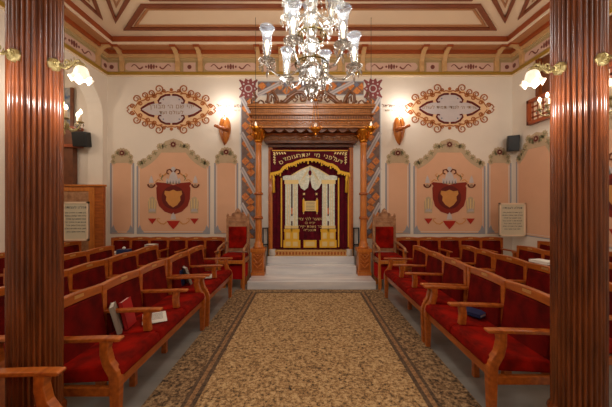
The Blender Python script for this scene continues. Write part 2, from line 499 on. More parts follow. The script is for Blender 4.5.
# ------------------------------------------------------------------ carpet and steps
t = thing('long_carpet', 'long beige speckled carpet running up the aisle to the marble steps', 'carpet', (0.04, 0, 0))
XI, XO = 0.90, 1.29
mb = MB().box(-XI, XI, -1.5, 5.0, 0.0, 0.012, 'carpet'); obj('field', mb, t)
mb = MB()
for s_ in (-1, 1):
    mb.box(s_ * XI, s_ * XO, -1.5, 5.19, 0, 0.012, 'carpet_b')
mb.box(-XI, XI, 5.0, 5.19, 0, 0.012, 'carpet_b')
obj('patterned_border', mb, t)
mb = MB()
for s_ in (-1, 1):
    mb.box(s_ * (XI - .015), s_ * (XI + .02), -1.5, 5.02, 0.012, 0.016, 'carpet_l')
    mb.box(s_ * (XI + .02), s_ * (XI + .06), -1.5, 5.02, 0.012, 0.016, 'carpet_m')
    mb.box(s_ * (XI + .06), s_ * (XI + .09), -1.5, 5.05, 0.012, 0.016, 'carpet_l')
mb.box(-XI + .015, XI - .015, 4.99, 5.02, 0.012, 0.016, 'carpet_l')
obj('border_line', mb, t)

t = thing('marble_steps', 'pale veined marble steps climbing from the carpet to the ark', 'steps', (0.1, 5.2, 0))
obj('step', MB().box(-1.155, 1.155, 0.0, 0.99, 0, 0.15, 'marble'), t, bevel=0.008)
obj('step', MB().box(-0.90, 0.90, 0.55, .99, 0.15, 0.31, 'marble'), t, bevel=0.008)
obj('step', MB().box(-0.90, 0.90, 0.78, .99, 0.31, 0.46, 'marble'), t, bevel=0.008)

# ------------------------------------------------------------------ ark
AX = 0.10
ark = thing('torah_ark', 'tall carved walnut ark with two columns and a heavy canopy', 'ark', (AX, 5.75, 0))
for s_ in (-1, 1):
    x = s_ * 1.04
    mb = MB().box(x - .135, x + .135, -.135, .135, .15, .21, 'wood_light').box(x - .118, x + .118, -.118, .118, .21, .60, 'wood_light').box(x - .14, x + .14, -.14, .14, .60, .67, 'wood_light')
    pd = obj('pedestal', mb, ark, bevel=0.006)
    mb = MB()
    mb.prism([(x - .085, .25), (x + .085, .25), (x + .085, .57), (x - .085, .57)], lambda a, b, t: (a, -.118 - t, b), 0, .006, 'wood')
    for q in range(3):
        mb.tube([(x + k * .08, -.128, .30 + .09 * q + abs(k) * .09) for k in (-1, -.6, -.3, 0, .3, .6, 1)], .011, 'wood_light', 6)
    mb.lathe([(0, 0), (.03, 0), (.036, .012), (0, .02)], 'wood_light', 10, (x, -.13, .54))
    obj('carved_relief', mb, pd)
    pr = [(.105, .67), (.105, .70), (.085, .72), (.095, .75), (.072, .78), (.068, .82)]
    pr += [(.066 - .008 * k / 8, .85 + 1.85 * k / 8) for k in range(9)]
    pr[10:10] = []
    pr += [(.07, 2.72), (.058, 2.75)]
    obj('column_shaft', MB().lathe(pr, 'wood_light', 20, (x, 0, 0)), ark)
    mb = MB().lathe([(.088, 0), (.092, .03), (.07, .05)], 'wood', 20, (x, 0, 1.72)).lathe([(.085, 0), (.09, .03), (.07, .06)], 'wood', 20, (x, 0, 1.20 + .04))
    obj('column_collar', mb, ark)
    mb = MB().lathe([(.062, 2.75), (.08, 2.78), (.07, 2.82), (.11, 2.90), (.14, 2.96), (.15, 3.0), (.15, 3.04)], 'gilt', 20, (x, 0, 0))
    for k in range(10):
        a = 2 * PI * k / 10
        mb.tube([(x + .07 * math.cos(a), .07 * math.sin(a), 2.80), (x + .11 * math.cos(a), .11 * math.sin(a), 2.88), (x + .15 * math.cos(a), .15 * math.sin(a), 2.93), (x + .16 * math.cos(a), .16 * math.sin(a), 2.90)], .018, 'gilt', 6, .008)
    obj('gilded_capital', mb, ark)
# canopy: stack of mouldings.  front faces at negative y
mb = MB()
layers = [(3.00, 3.05, 1.16, .20), (3.05, 3.07, 1.20, .22), (3.07, 3.13, 1.13, .20), (3.13, 3.16, 1.17, .24), (3.16, 3.23, 1.13, .22), (3.23, 3.26, 1.19, .27), (3.26, 3.35, 1.15, .24), (3.35, 3.38, 1.19, .28), (3.38, 3.43, 1.21, .30)]
for z0, z1, hx, d in layers:
    mb.box(-hx, hx, -d, .43, z0, z1, 'ark')
obj('canopy', mb, ark, bevel=0.006)
mb = MB()
n = 62
for k in range(n):
    x = -1.15 + 2.30 * (k + .5) / n
    mb.box(x - .011, x + .011, -.262, -.235, 3.27, 3.34, 'ark')
for k in range(46):
    x = -1.12 + 2.24 * (k + .5) / 46
    mb.box(x - .014, x + .014, -.235, -.21, 3.17, 3.215, 'ark_dark')
obj('dentil_band', mb, ark)
mb = MB()
for k in range(28):        # carved leaves on the lower band
    x = -1.1 + 2.2 * (k + .5) / 28
    mb.tube([(x - .03, -.205, 3.08), (x, -.215, 3.11), (x + .03, -.205, 3.08)], .009, 'wood_light', 6)
obj('leaf_band', mb, ark)
# pendant fringe of scallops under the canopy
mb = MB()
for k in range(9):
    x0 = -.92 + 1.84 * k / 9; x1 = -.92 + 1.84 * (k + 1) / 9
    pts = [(x0, 3.0)] + [(x0 + (x1 - x0) * q / 8, 3.0 - .075 * math.sin(PI * q / 8)) for q in range(1, 8)] + [(x1, 3.0)]
    mb.prism(pts, lambda a, b, t: (a, t, b), -.14, -.11, 'ark_dark')
obj('scalloped_apron', mb, ark)
# back frieze over the curtain, behind columns
mb = MB().box(-.97, .97, .18, .43, 2.82, 3.0, 'ark').box(-.93, .93, .14, .43, 2.78, 2.83, 'ark_dark').box(-.96, .96, .12, .40, 2.94, 2.98, 'wood')
obj('inner_frieze', mb, ark, bevel=0.005)
mb = MB()
for k in range(22):
    x = -.9 + 1.8 * (k + .5) / 22
    mb.tube([(x - .03, .175, 2.85), (x, .165, 2.90), (x + .03, .175, 2.85)], .008, 'wood_light', 6)
obj('carved_frieze', mb, ark)
for s_ in (-1, 1):
    mb = MB().box(s_ * .80, s_ * .885, .30, .43, .46, 2.78, 'wood_light').box(s_ * .845, s_ * .87, .285, .30, .46, 2.76, 'wood')
    obj('door_jamb', mb, ark, bevel=0.004)
    mb = MB().box(s_ * .885, s_ * 1.03, .33, .44, .46, 2.78, 'marble_plain').box(s_ * .885, s_ * 1.05, .31, .44, .46, .60, 'marble_plain')
    obj('marble_pilaster', mb, ark, bevel=0.005)
obj('lintel', MB().box(-.885, .885, .27, .43, 2.72, 2.78, 'ark_dark'), ark, bevel=0.004)
mb = MB().box(-.88, .88, .26, .44, .46, .585, 'plaque')
th = obj('threshold', mb, ark, bevel=0.005)
mb = MB()
for k in range(24):
    x = -.8 + 1.6 * (k + .5) / 24
    mb.prism([(x - .022, .50), (x, .485), (x + .022, .50), (x + .012, .55), (x - .012, .55)], lambda a, b, t: (a, .26 - t, b), 0, .006, 'wood')
obj('carved_motif', mb, th)
# cresting: scrolls and crown
def spiral(cx, cz, r0, r1, a0, turns, n=26):
    return [(cx + (r0 + (r1 - r0) * k / (n - 1)) * math.cos(a0 + turns * 2 * PI * k / (n - 1)), cz + (r0 + (r1 - r0) * k / (n - 1)) * math.sin(a0 + turns * 2 * PI * k / (n - 1))) for k in range(n)]
for s_ in (-1, 1):
    mb = MB()
    def T(pts, r, r1=None, yy=-.2):
        mb.tube([(s_ * a, yy, b) for a, b in pts], r, 'crest', 8, r1, flat=1.0)
    base = 3.44
    T([(.60, base), (.50, base + .06), (.40, base + .16), (.28, base + .235), (.18, base + .24), (.10, base + .17), (.12, base + .09), (.19, base + .08), (.20, base + .14)], .045, .022)
    T([(.52, base + .01), (.42, base + .08), (.32, base + .15), (.26, base + .10), (.31, base + .05), (.35, base + .08)], .028, .014)
    T(spiral(.17, base + .12, .07, .02, PI * .5, 1.2), .02, .012)
    T([(.62, base), (.66, base + .13), (.735, base + .245), (.82, base + .20), (.83, base + .08), (.80, base)], .035, .03)
    T([(.69, base), (.71, base + .12), (.76, base + .17), (.77, base + .06)], .028, .02)
    T([(.90, base), (.92, base + .06), (.97, base + .09)], .025, .012)
    T([(1.12, base), (1.14, base + .08), (1.06, base + .13), (1.10, base + .22)], .036, .02)
    T([(1.16, base), (1.02, base + .04), (.98, base + .08)], .028, .015)
    T([(.05, base), (1.17, base)], .02)
    for a, b, r in ((.735, .25, .045), (1.09, .22, .035), (.28, .24, .035), (.45, .16, .03), (.57, .07, .03), (.86, .06, .03)):
        mb.lathe([(0, -r), (r * .7, -r * .6), (r, 0), (r * .7, r * .6), (0, r)], 'crest', 8, (s_ * a, -.2, base + b))
    for k in range(7):
        a = .22 + .05 * k
        mb.tube([(s_ * a, -.2, base + .2 - .02 * k), (s_ * (a - .02), -.22, base + .13 - .015 * k)], .018, 'crest', 6, .008)
    obj('scroll_cresting', mb, ark)
mb = MB()
base = 3.44
mb.box(-.10, .10, -.26, -.14, 3.43, 3.50, 'crest')
mb.lathe([(.05, 3.5), (.07, 3.54), (.05, 3.57), (.10, 3.63), (.115, 3.66), (.10, 3.68), (.04, 3.69)], 'crest', 16, (0, -.2, 0))
for k in range(9):
    a = 2 * PI * k / 9
    mb.tube([(.1 * math.cos(a), -.2 + .1 * math.sin(a), 3.66), (.14 * math.cos(a), -.2 + .14 * math.sin(a), 3.72), (.11 * math.cos(a), -.2 + .11 * math.sin(a), 3.80)], .022, 'crest', 6, .01)
    mb.tube([(.13 * math.cos(a), -.2 + .13 * math.sin(a), 3.70), (.08 * math.cos(a), -.2 + .08 * math.sin(a), 3.84), (0, -.2, 3.86)], .012, 'crest', 6)
mb.lathe([(0, 3.84), (.03, 3.86), (.035, 3.89), (.02, 3.92), (0, 3.94)], 'crest', 10, (0, -.2, 0))
obj('crown_finial', mb, ark)

# ------------------------------------------------------------------ curtain
CY = 6.16
def C(px, py): 
    x, z = W(px, py, 6.1)
    return x - 0.093, z
cur = thing('ark_curtain', 'burgundy velvet ark curtain embroidered with gold and silver pillars', 'curtain', (0.093, 6.09, 0))
mb = MB()
nx = 96; x0, x1 = -.795, .795
vs = []; fs = []
for j, z in enumerate((.59, 2.72)):
    for i in range(nx + 1):
        x = x0 + (x1 - x0) * i / nx
        vs.append((x, .02 - .012 * math.cos(i / nx * 2 * PI * 15), z))
for i in range(nx): fs.append((i, i + 1, nx + 2 + i, nx + 1 + i))
mb.add(vs, fs, 'burgundy', True)
mb.box(x0, x1, .035, .04, .59, 2.72, 'burgundy')
obj('velvet_cloth', mb, cur, fix=False)
def R(mb, px0, px1, py0, py1, t, m, t0=0.0):
    a, b = C(px0, py1); c_, d = C(px1, py0)
    mb.flat([(a, b), (c_, b), (c_, d), (a, d)], t, m, t0)
def Pp(mb, pts, t, m, t0=0.0): mb.flat([C(*p) for p in pts], t, m, t0)
mb = MB()
for x, tp in ((281.5, 178), (338.5, 178), (271.6, 150), (348.4, 150)):
    mb = MB(); R(mb, x - .7, x + .7, tp, 247, .008, 'gold'); obj('gold_braid', mb, cur)
for s_ in (-1, 1):
    cx = 310
    def X(d): return cx + s_ * d
    mb = MB()
    for d0, d1 in ((12.2, 17.4), (18.8, 24.6)):
        R(mb, X(d0), X(d1), 183, 228, .012, 'silver')
        R(mb, X(d0 - .8), X(d1 + .8), 180, 184, .016, 'goldpale')
        R(mb, X(d0 - .6), X(d1 + .6), 225.5, 228.5, .016, 'goldpale')
        for q in range(2):
            xx = d0 + (d1 - d0) * (.33 + .33 * q); R(mb, X(xx - .3), X(xx + .3), 184, 225, .015, 'goldpale')
    Pp(mb, [(X(11.5), 180), (X(27), 180), (X(27), 176.5), (X(24), 175.5), (X(12), 175.5)], .018, 'silver')
    obj('silver_pillar', mb, cur)
    mb = MB()
    R(mb, X(17.4), X(18.8), 208, 214, .012, 'orange_t'); R(mb, X(17.4), X(18.8), 200, 206, .012, 'ink'); R(mb, X(17.4), X(18.8), 216, 221, .012, 'whitep')
    obj('flame_motif', mb, cur)
    mb = MB()
    R(mb, X(9.5), X(26.5), 240, 247.5, .020, 'gold')
    for d in (14.6, 21.8):
        R(mb, X(d - 3.6), X(d + 3.6), 231, 240, .018, 'gold')
        R(mb, X(d - 4.2), X(d + 4.2), 229, 231.5, .022, 'gold')
        R(mb, X(d - 2), X(d + 2), 232.5, 238.5, .024, 'goldpale')
        R(mb, X(d - 2.4), X(d + 2.4), 241.5, 246, .025, 'goldpale')
    obj('gold_pillar_base', mb, cur)
    mb = MB()
    Pp(mb, [(X(0.3), 166.8), (X(9), 170.5), (X(18), 176), (X(12.5), 177), (X(11.5), 183), (X(9), 188), (X(5.5), 190.5), (X(2), 187.5), (X(.4), 180)], .014, 'silver')
    for q in range(5):
        mb.ribbon([C(X(1 + q * .4), 168.5 + q * 1.2), C(X(5 + q * 1.2), 173 + 2.2 * q), C(X(5 + .9 * q), 182 + 1.2 * q)], .006, .018, 'goldpale', t0=.01)
    mb.ribbon([C(X(0), 166.2), C(X(9), 169.8), C(X(18.5), 175.6)], .022, .019, 'goldpale', t0=.0)
    obj('embroidered_drape', mb, cur)
mb = MB(); R(mb, 303.5, 316.5, 240, 247.5, .016, 'gold'); R(mb, 305.5, 314.5, 241.5, 246, .020, 'goldpale')
obj('gold_plinth', mb, cur)
mb = MB()
mb.disc(*C(310, 173), .035, .022, 'burgundy', 12, .06); mb.disc(*C(310, 176.5), .02, .026, 'goldpale', 10)
obj('gold_bud', mb, cur)
for x in (304, 316.5):
    mb = MB()
    cx_, cz_ = C(x, 194)
    mb.flat([(cx_ + (.035 if k % 2 == 0 else .014) * math.cos(PI * k / 6), cz_ + (.035 if k % 2 == 0 else .014) * math.sin(PI * k / 6)) for k in range(12)], .010, 'goldpale')
    obj('gold_star', mb, cur)
mb = MB()
R(mb, 304.5, 316, 201, 211, .014, 'goldpale')
for x in (303.6, 317):
    R(mb, x - 1, x + 1, 199.5, 212, .020, 'gold'); R(mb, x - .4, x + .4, 198, 214, .016, 'goldpale')
for q in range(6): R(mb, 306, 314.6, 202 + 1.4 * q, 202.5 + 1.4 * q, .0165, 'print', .01)
obj('embroidered_scroll', mb, cur)
for body, py, sz, sx in (('זה השער לה׳ צדיקים', 219, .085, 1.0), ('יבאו בו', 222.8, .07, 1.0), ('לזכר נשמת יקירינו', 226.5, .075, 1.0), ('תנצב״ה', 230, .07, 1.1)):
    x, z = C(310, py)
    text('embroidered_text', body, sz, 'goldpale', cur, x, -.006, z, 0, sx)

val = thing('curtain_valance', 'scalloped burgundy valance with gold Hebrew letters and yellow fringe', 'valance', (0.093, 6.03, 0))
edge = [(271, 174.5), (276, 173.5), (281, 172), (284, 168), (288, 165.5), (293, 164.5), (297, 162.5), (302, 160.8), (310, 160), (318, 160.8), (323, 162.5), (327, 164.5), (332, 165.5), (336, 168), (339, 172), (344, 173.5), (349, 174.5)]
mb = MB(); Pp(mb, [(271, 150)] + edge + [(349, 150)], .012, 'burgundy'); obj('velvet_cloth', mb, val)
mb = MB()
mb.ribbon([C(*p) for p in edge], .055, .022, 'gold', t0=.0)
for k in range(34):
    q = k / 33 * (len(edge) - 1); i = min(int(q), len(edge) - 2); f_ = q - i
    p = (edge[i][0] * (1 - f_) + edge[i + 1][0] * f_, edge[i][1] * (1 - f_) + edge[i + 1][1] * f_)
    L_ = 4.4 if k % 4 == 0 else 2.6
    mb.ribbon([C(p[0], p[1]), C(p[0], p[1] + L_)], .022, .02, 'gold', .03, t0=.004)
obj('gold_fringe', mb, val)
mb = MB()
for s_ in (-1, 1):
    mb = MB()
    def X(d): return 310 + s_ * d
    x, z = C(X(35.8), 176)
    mb.lathe([(0, -.36), (.035, -.35), (.022, -.12), (.03, -.08), (.02, -.04), (.012, 0)], 'gold', 10, (x, -.03, z))
    obj('tassel', mb, val)
mb = MB()
for s_ in (-1, 1):
    def X(d): return 310 + s_ * d
    for q in range(5):
        mb.ribbon([C(X(36 - q * 2.6), 153), C(X(34.5 - q * 2.6), 154.5), C(X(35.5 - 2.8 * q), 156 - .3 * q)], .03, .018, 'goldpale', .014, t0=.01)
    for q in range(4):
        mb.ribbon([C(X(36.2), 155 + q * 2.6), C(X(34.4), 155.8 + q * 2.4), C(X(35), 157 + q * 2.6)], .03, .018, 'goldpale', .014, t0=.01)
mb.ribbon([C(272.5, 151.3), C(347.5, 151.3)], .02, .016, 'gold', t0=.01)
obj('corner_embroidery', mb, val)
for body, px, py, rl in (('דע', 338.5, 161.6, .42), ('לפני', 329.5, 158.2, .25), ('מי', 317, 156, .1), ('אתה', 303.5, 156, -.1), ('עומד', 290.5, 158.4, -.28), ('ס', 281.5, 163, -.42)):
    x, z = C(px, py); text('gold_letters', body, .12, 'goldpale', val, x, -.016, z, rl, 1.15)

# black stands beside the ark doors
for s_, w_ in ((-1, 'left'), (1, 'right')):
    x = AX + s_ * .94
    mb = MB()
    for dx in (-.05, .05):
        for yy in (5.99, 6.04): mb.tube([(x + dx, yy, .46), (x + dx, yy, 1.04)], .009, 'blackmetal', 6)
    for z in (.70, 1.04): mb.box(x - .06, x + .06, 5.98, 6.05, z - .01, z + .01, 'blackmetal')
    pos = ()
    tag(obj('candle_stand', mb), 'small black iron stand inside the %s column of the ark' % w_, 'stand')
# bundles of white flowers / cloth at the foot of the jambs
for s_, w_ in ((-1, 'left'), (1, 'right')):
    mb = MB()
    x = AX + s_ * .80
    mb.lathe([(.05, .46), (.075, .50), (.06, .57), (.07, .60), (.05, .60)], 'marble_plain', 14, (x, 6.03, 0))
    tag(obj('marble_urn', mb), 'small white marble urn at the foot of the %s ark jamb' % w_, 'urn')

# ------------------------------------------------------------------ painted surround of the ark
def wall_thing(name, label, cat, wall='back', group=None):
    t = thing(name, label, cat, group=group); rot_on(t, wall); return t
def B(px, py): return ((px - 306) / S, HZ + (203.5 - py) / S)
sur = wall_thing('ark_surround', 'painted frame of orange diamonds and white ribbons around the ark', 'mural')
def band(name, x0, z0, x1, z1, vertical, flip):
    mb = MB(); mk = []
    mb.flat([(x0, z0), (x1, z0), (x1, z1), (x0, z1)], .004, 'whitep')
    i0, i1, j0, j1 = x0 + .05, x1 - .05, z0 + .05, z1 - .05
    if vertical: mb.flat([(i0, z0), (i1, z0), (i1, z1), (i0, z1)], .006, 'tile_k')
    else: mb.flat([(x0, j0), (x1, j0), (x1, j1), (x0, j1)], .006, 'tile_k')
    L = (z1 - z0) if vertical else (x1 - x0)
    w = (i1 - i0) if vertical else (j1 - j0)
    n = max(1, round(L / .36)); p = L / n
    def q(a, b):   # a along, b across 0..1
        if vertical: return (i0 + (1 - b if flip else b) * w, z1 - a)
        return (x0 + a, j0 + b * w)
    for k in range(n):
        a = k * p
        for (ca, cb, m) in ((.25, .68, 'tile_o'), (.62, .28, 'tile_o'), (.60, .78, 'tile_b'), (.92, .62, 'tile_o')):
            h = .19 * p / .36
            if m == 'tile_b': h *= .62
            pts = []
            for da, db in ((-.36, 0), (0, .5), (.36, 0), (0, -.5)):
                pts.append(q(min(max(a + ca * p + da * 2 * h * .62, 0), L), min(max(cb + db * h * 2.7 / max(w, .1) * .34, 0), 1)))
            mb.flat(pts, .009, m)
    m = max(1, round(L / .82)); p = L / m
    for k in range(m):
        a = k * p
        mb.ribbon([q(a, 0.0 if k % 2 == 0 or True else 1), q(a + p * .72, 1.0)], .085, .013, 'lilac', t0=.004)
        mb.ribbon([q(a, 0.0), q(a + p * .72, 1.0)], .02, .015, 'bluegrey', t0=.004)
    mb.ribbon([((i0 if vertical else x0), (z0 if vertical else j0)), ((i0 if vertical else x1), (z1 if vertical else j0))], .02, .012, 'bluegrey')
    mb.ribbon([((i1 if vertical else x0), (z0 if vertical else j1)), ((i1 if vertical else x1), (z1 if vertical else j1))], .02, .012, 'bluegrey')
    return obj(name, mb, sur)
xl0 = AX - 1.53; xl1 = AX - 1.13; xr0 = AX + 1.13; xr1 = AX + 1.53
band('side_band', xl0, .8, xl1, 3.82, True, False)
band('side_band', xr0, .8, xr1, 3.82, True, True)
band('top_band', xl1, 3.82, xr0, 4.20, False, False)
for s_ in (-1, 1):
    mb = MB(); cx = AX + s_ * 1.33; cz = 4.0
    mb.flat([(cx - .2, 3.82), (cx + .2, 3.82), (cx + .2, 4.2), (cx - .2, 4.2)], .005, 'whitep')
    pts = [(cx + (.205 if k % 2 == 0 else .15) * math.cos(2 * PI * k / 20), cz + (.235 if k % 2 == 0 else .18) * math.sin(2 * PI * k / 20)) for k in range(20)]
    mb.flat(pts, .010, 'rosepur')
    for a in range(4):
        an = PI / 4 + a * PI / 2
        mb.ribbon([(cx + .12 * math.cos(an), cz + .12 * math.sin(an)), (cx + .27 * math.cos(an), cz + .27 * math.sin(an))], .10, .012, 'rosepur', .03)
    mb.disc(cx, cz, .085, .015, 'lilac'); mb.disc(cx, cz, .06, .018, 'rosepur')
    for k in range(8):
        a = 2 * PI * k / 8; mb.disc(cx + .14 * math.cos(a), cz + .14 * math.sin(a), .02, .015, 'lilac', 8)
    obj('corner_rosette', mb, sur)

# ------------------------------------------------------------------ wall paintings
def flower(mb, x, z, r, big=False):
    n = 10
    mb.flat([(x + (r if k % 2 == 0 else r * .8) * math.cos(PI * k / n), z + (r if k % 2 == 0 else r * .8) * math.sin(PI * k / n)) for k in range(2 * n)], .007, 'taupe')
    if big:
        mb.flat([(x + (r * .72 if k % 2 == 0 else r * .5) * math.cos(PI * k / 8), z + (r * .72 if k % 2 == 0 else r * .5) * math.sin(PI * k / 8)) for k in range(16)], .010, 'taupe_d')
        mb.disc(x, z, r * .42, .013, 'maroon_d'); mb.disc(x, z, r * .16, .016, 'taupe')
    else:
        mb.flat([(x + (r * .7 if k % 2 == 0 else r * .25) * math.cos(PI * k / 4 + .4), z + (r * .7 if k % 2 == 0 else r * .25) * math.sin(PI * k / 4 + .4)) for k in range(8)], .010, 'green')
        mb.disc(x, z, r * .22, .013, 'taupe_d', 8)
def panel(wall, x0, x1, zb, zs, zt, label, wide, crest=True, group='salmon painted wall panels'):
    t = wall_thing('wall_painting', label, 'mural', wall, group)
    cx = (x0 + x1) / 2; hw = (x1 - x0) / 2
    mb = MB()
    if wide:
        arch = [(x0, zb), (x1, zb), (x1, zs), (x1 - .14, zs + .06), (cx + hw * .52, zs + (zt - zs) * .32), (cx + hw * .36, zs + (zt - zs) * .6), (cx + hw * .15, zt - .08), (cx, zt - .04),
                (cx - hw * .15, zt - .08), (cx - hw * .36, zs + (zt - zs) * .6), (cx - hw * .52, zs + (zt - zs) * .32), (x0 + .14, zs + .06), (x0, zs)]
    else:
        arch = [(x0, zb), (x1, zb), (x1, zs), (cx + hw * .5, zs + (zt - zs) * .4), (cx, zt - .05), (cx - hw * .5, zs + (zt - zs) * .4), (x0, zs)]
    mb.flat(arch, .003, 'salmon')
    obj('salmon_field', mb, t)
    mb = MB()
    fr = [(x0 + .012, zs), (x0 + .012, zb + .01), (x1 - .012, zb + .01), (x1 - .012, zs)]
    mb.ribbon(fr, .035, .006, 'bluegrey')
    mb.ribbon([(x0 + .05, zs - .05), (x0 + .05, zb + .05), (x1 - .05, zb + .05), (x1 - .05, zs - .05)], .012, .005, 'whitep')
    for s_ in (-1, 1):
        xx = cx + s_ * (hw - .10)
        mb.flat([(xx + s_ * .1, zb + .02), (xx - s_ * .06, zb + .03), (xx, zb + .10), (xx + s_ * .03, zb + .19), (xx + s_ * .08, zb + .11)], .007, 'bluegrey')
    obj('grey_border', mb, t)
    mb = MB()
    if wide:
        side = [(hw - .07, .05), (hw * .80, .09), (hw * .64, .17), (hw * .50, .27), (hw * .36, .41), (hw * .22, (zt - zs) - .16)]
        for s_ in (-1, 1):
            for k, (dx, dz) in enumerate(side):
                flower(mb, cx + s_ * dx, zs + dz, .085 if k else .075)
            mb.ribbon([(cx + s_ * dx, zs + dz - .07) for dx, dz in side], .10, .005, 'taupe')
        mb.flat([(cx - .27, zt - .30), (cx + .27, zt - .30), (cx + .18, zt - .06), (cx, zt), (cx - .18, zt - .06)], .0055, 'taupe')
        flower(mb, cx, zt - .13, .125, True)
    else:
        for s_ in (-1, 1):
            for dx, dz in ((hw * .72, .03), (hw * .70, .13), (hw * .42, .21)): flower(mb, cx + s_ * dx, zs + dz, .065)
        mb.flat([(cx - hw * .9, zs), (cx + hw * .9, zs), (cx + hw * .4, zt - .03), (cx - hw * .4, zt - .03)], .005, 'taupe')
        flower(mb, cx, zt - .12, .12, True)
    obj('floral_arch', mb, t)
    if wide and crest:
        mb = MB(); z = 1.60
        shield = [(-.31, .40), (-.34, .37), (-.30, .32), (-.32, .28), (-.31, .05), (-.27, -.10), (-.16, -.22), (0, -.28)]
        pts = [(cx + a, z + b) for a, b in shield] + [(cx - a, z + b) for a, b in reversed(shield[:-1])]
        pts = pts + [(cx + .12, z + .38), (cx, z + .34), (cx - .12, z + .38)]
        pts = [(cx + (a - cx) * 1.14, z + .06 + (b - z - .06) * 1.02) for a, b in pts]
        mb.flat(pts, .008, 'maroon')
        mb.flat([(cx + .25 * math.cos(a), z + .08 + .25 * math.sin(a)) for a in [2 * PI * k / 24 for k in range(24)]], .010, 'maroon_d')
        ins = [(-.16, .20), (-.17, .14), (-.13, .09), (-.14, .02), (-.08, -.06), (0, -.11)]
        pts = [(cx + a, z + b) for a, b in ins] + [(cx - a, z + b) for a, b in reversed(ins[:-1])]
        pts += [(cx + .07, z + .19), (cx, z + .22), (cx - .07, z + .19)]
        pts = [(cx + (a - cx) * 1.12, z + .05 + (b - z - .05) * 1.15) for a, b in pts]
        mb.flat(pts, .012, 'ochre')
        obj('shield', mb, t)
        mb = MB()
        mb.flat([(cx - .16, z + .39), (cx + .16, z + .39), (cx + .14, z + .50), (cx + .10, z + .46), (cx + .07, z + .56), (cx, z + .66), (cx - .07, z + .56), (cx - .10, z + .46), (cx - .14, z + .50)], .011, 'lilac')
        for k in range(5): mb.flat([(cx - .14 + .062 * k, z + .37), (cx - .11 + .062 * k, z + .37), (cx - .125 + .062 * k, z + .45)], .014, 'print')
        mb.disc(cx, z + .69, .045, .014, 'lilac', 10)
        for s_ in (-1, 1):
            mb.ribbon([(cx + s_ * a, z + b) for a, b in ((.02, .62), (.07, .68), (.13, .66), (.14, .60), (.09, .58))], .026, .012, 'brownp')
            mb.ribbon([(cx + s_ * a, z + b) for a, b in ((.14, .60), (.20, .55), (.27, .52), (.30, .56), (.26, .59))], .026, .012, 'ochre', .012)
            mb.ribbon([(cx + s_ * a, z + b) for a, b in ((.22, .56), (.26, .48), (.23, .44))], .022, .012, 'green', .01)
        obj('painted_crown', mb, t)
        for s_ in (-1, 1):
            mb = MB(); x = cx + s_ * .47
            mb.ribbon([(x + .075 * math.cos(a), z + .37 + .075 * math.sin(a)) for a in [PI + .1 + (PI - .2) * k / 8 for k in range(9)]], .035, .010, 'brownp')
            mb.disc(x, z + .33, .035, .012, 'taupe_d', 8)
            mb.flat([(x - .05, z + .39), (x + .05, z + .39), (x + .03, z + .48), (x, z + .55), (x - .03, z + .48)], .011, 'lilac')
            mb.ribbon([(x - s_ * .08, z + .40), (x - s_ * .14, z + .46), (x - s_ * .2, z + .44)], .018, .009, 'ochre')
            obj('painted_lamp', mb, t)
            mb = MB(); x = cx + s_ * .45
            mb.flat([(x - .08, z - .26), (x + .08, z - .26), (x + .09, z - .02), (x + .05, z + .07), (x, z + .10), (x - .05, z + .07), (x - .09, z - .02)], .009, 'taupe')
            mb.flat([(x - .07, z - .22), (x + .07, z - .22), (x + .05, z - .16), (x - .05, z - .16)], .012, 'lilac')
            for q in (-.05, 0, .05): mb.ribbon([(x + q, z - .2), (x + q * 1.3, z + .05)], .014, .012, 'goldpale')
            obj('painted_bell', mb, t)
        mb = MB()
        mb.flat([(cx - .14, z - .42), (cx + .14, z - .42), (cx + .09, z - .50), (cx, z - .60), (cx - .09, z - .50)], .012, 'redp')
        mb.flat([(cx - .06, z - .39), (cx + .06, z - .39), (cx + .04, z - .30), (cx, z - .24), (cx - .04, z - .30)], .012, 'lilac')
        for s_ in (-1, 1):
            mb.flat([(cx + s_ * .36, z - .37), (cx + s_ * .54, z - .37), (cx + s_ * .45, z - .49)], .011, 'redp')
            mb.ribbon([(cx + s_ * a, z + b) for a, b in ((.14, -.44), (.20, -.49), (.27, -.48), (.34, -.42), (.33, -.36), (.28, -.38))], .026, .010, 'ochre', .012)
        obj('painted_garland', mb, t)
    return t
zB = 0.90
def px2(a): return (a - 306) / S
Zs = lambda py: HZ + (203.5 - py) / S
panel('back', px2(110.5), px2(134), zB, Zs(163), Zs(147.5), 'narrow salmon painted panel beside the arch, leftmost on the back wall', False)
panel('back', px2(137), px2(210), zB, Zs(166), Zs(138.5), 'wide painted panel with maroon crowned shield, left of the ark', True)
panel('back', px2(214.5), px2(238), zB, Zs(163), Zs(146.5), 'narrow salmon painted panel just left of the ark, behind the left armchair', False)
panel('back', px2(385.5), px2(410), zB, Zs(163), Zs(147.5), 'narrow salmon painted panel just right of the ark, behind the right armchair', False)
panel('back', px2(413.5), px2(485), zB, Zs(166), Zs(138.5), 'wide painted panel with maroon crowned shield, right of the ark', True)
panel('back', px2(487.5), px2(511), zB, Zs(163), Zs(146.5), 'narrow salmon painted panel in the right corner of the back wall', False)
panel('right', .12, 1.18, .90, 2.42, 2.92, 'salmon painted panel on the right side wall, below the black speaker', True, False)
panel('right', 1.35, 2.9, .90, 2.42, 2.92, 'painted panel with maroon shield on the side wall beyond the right column', True)

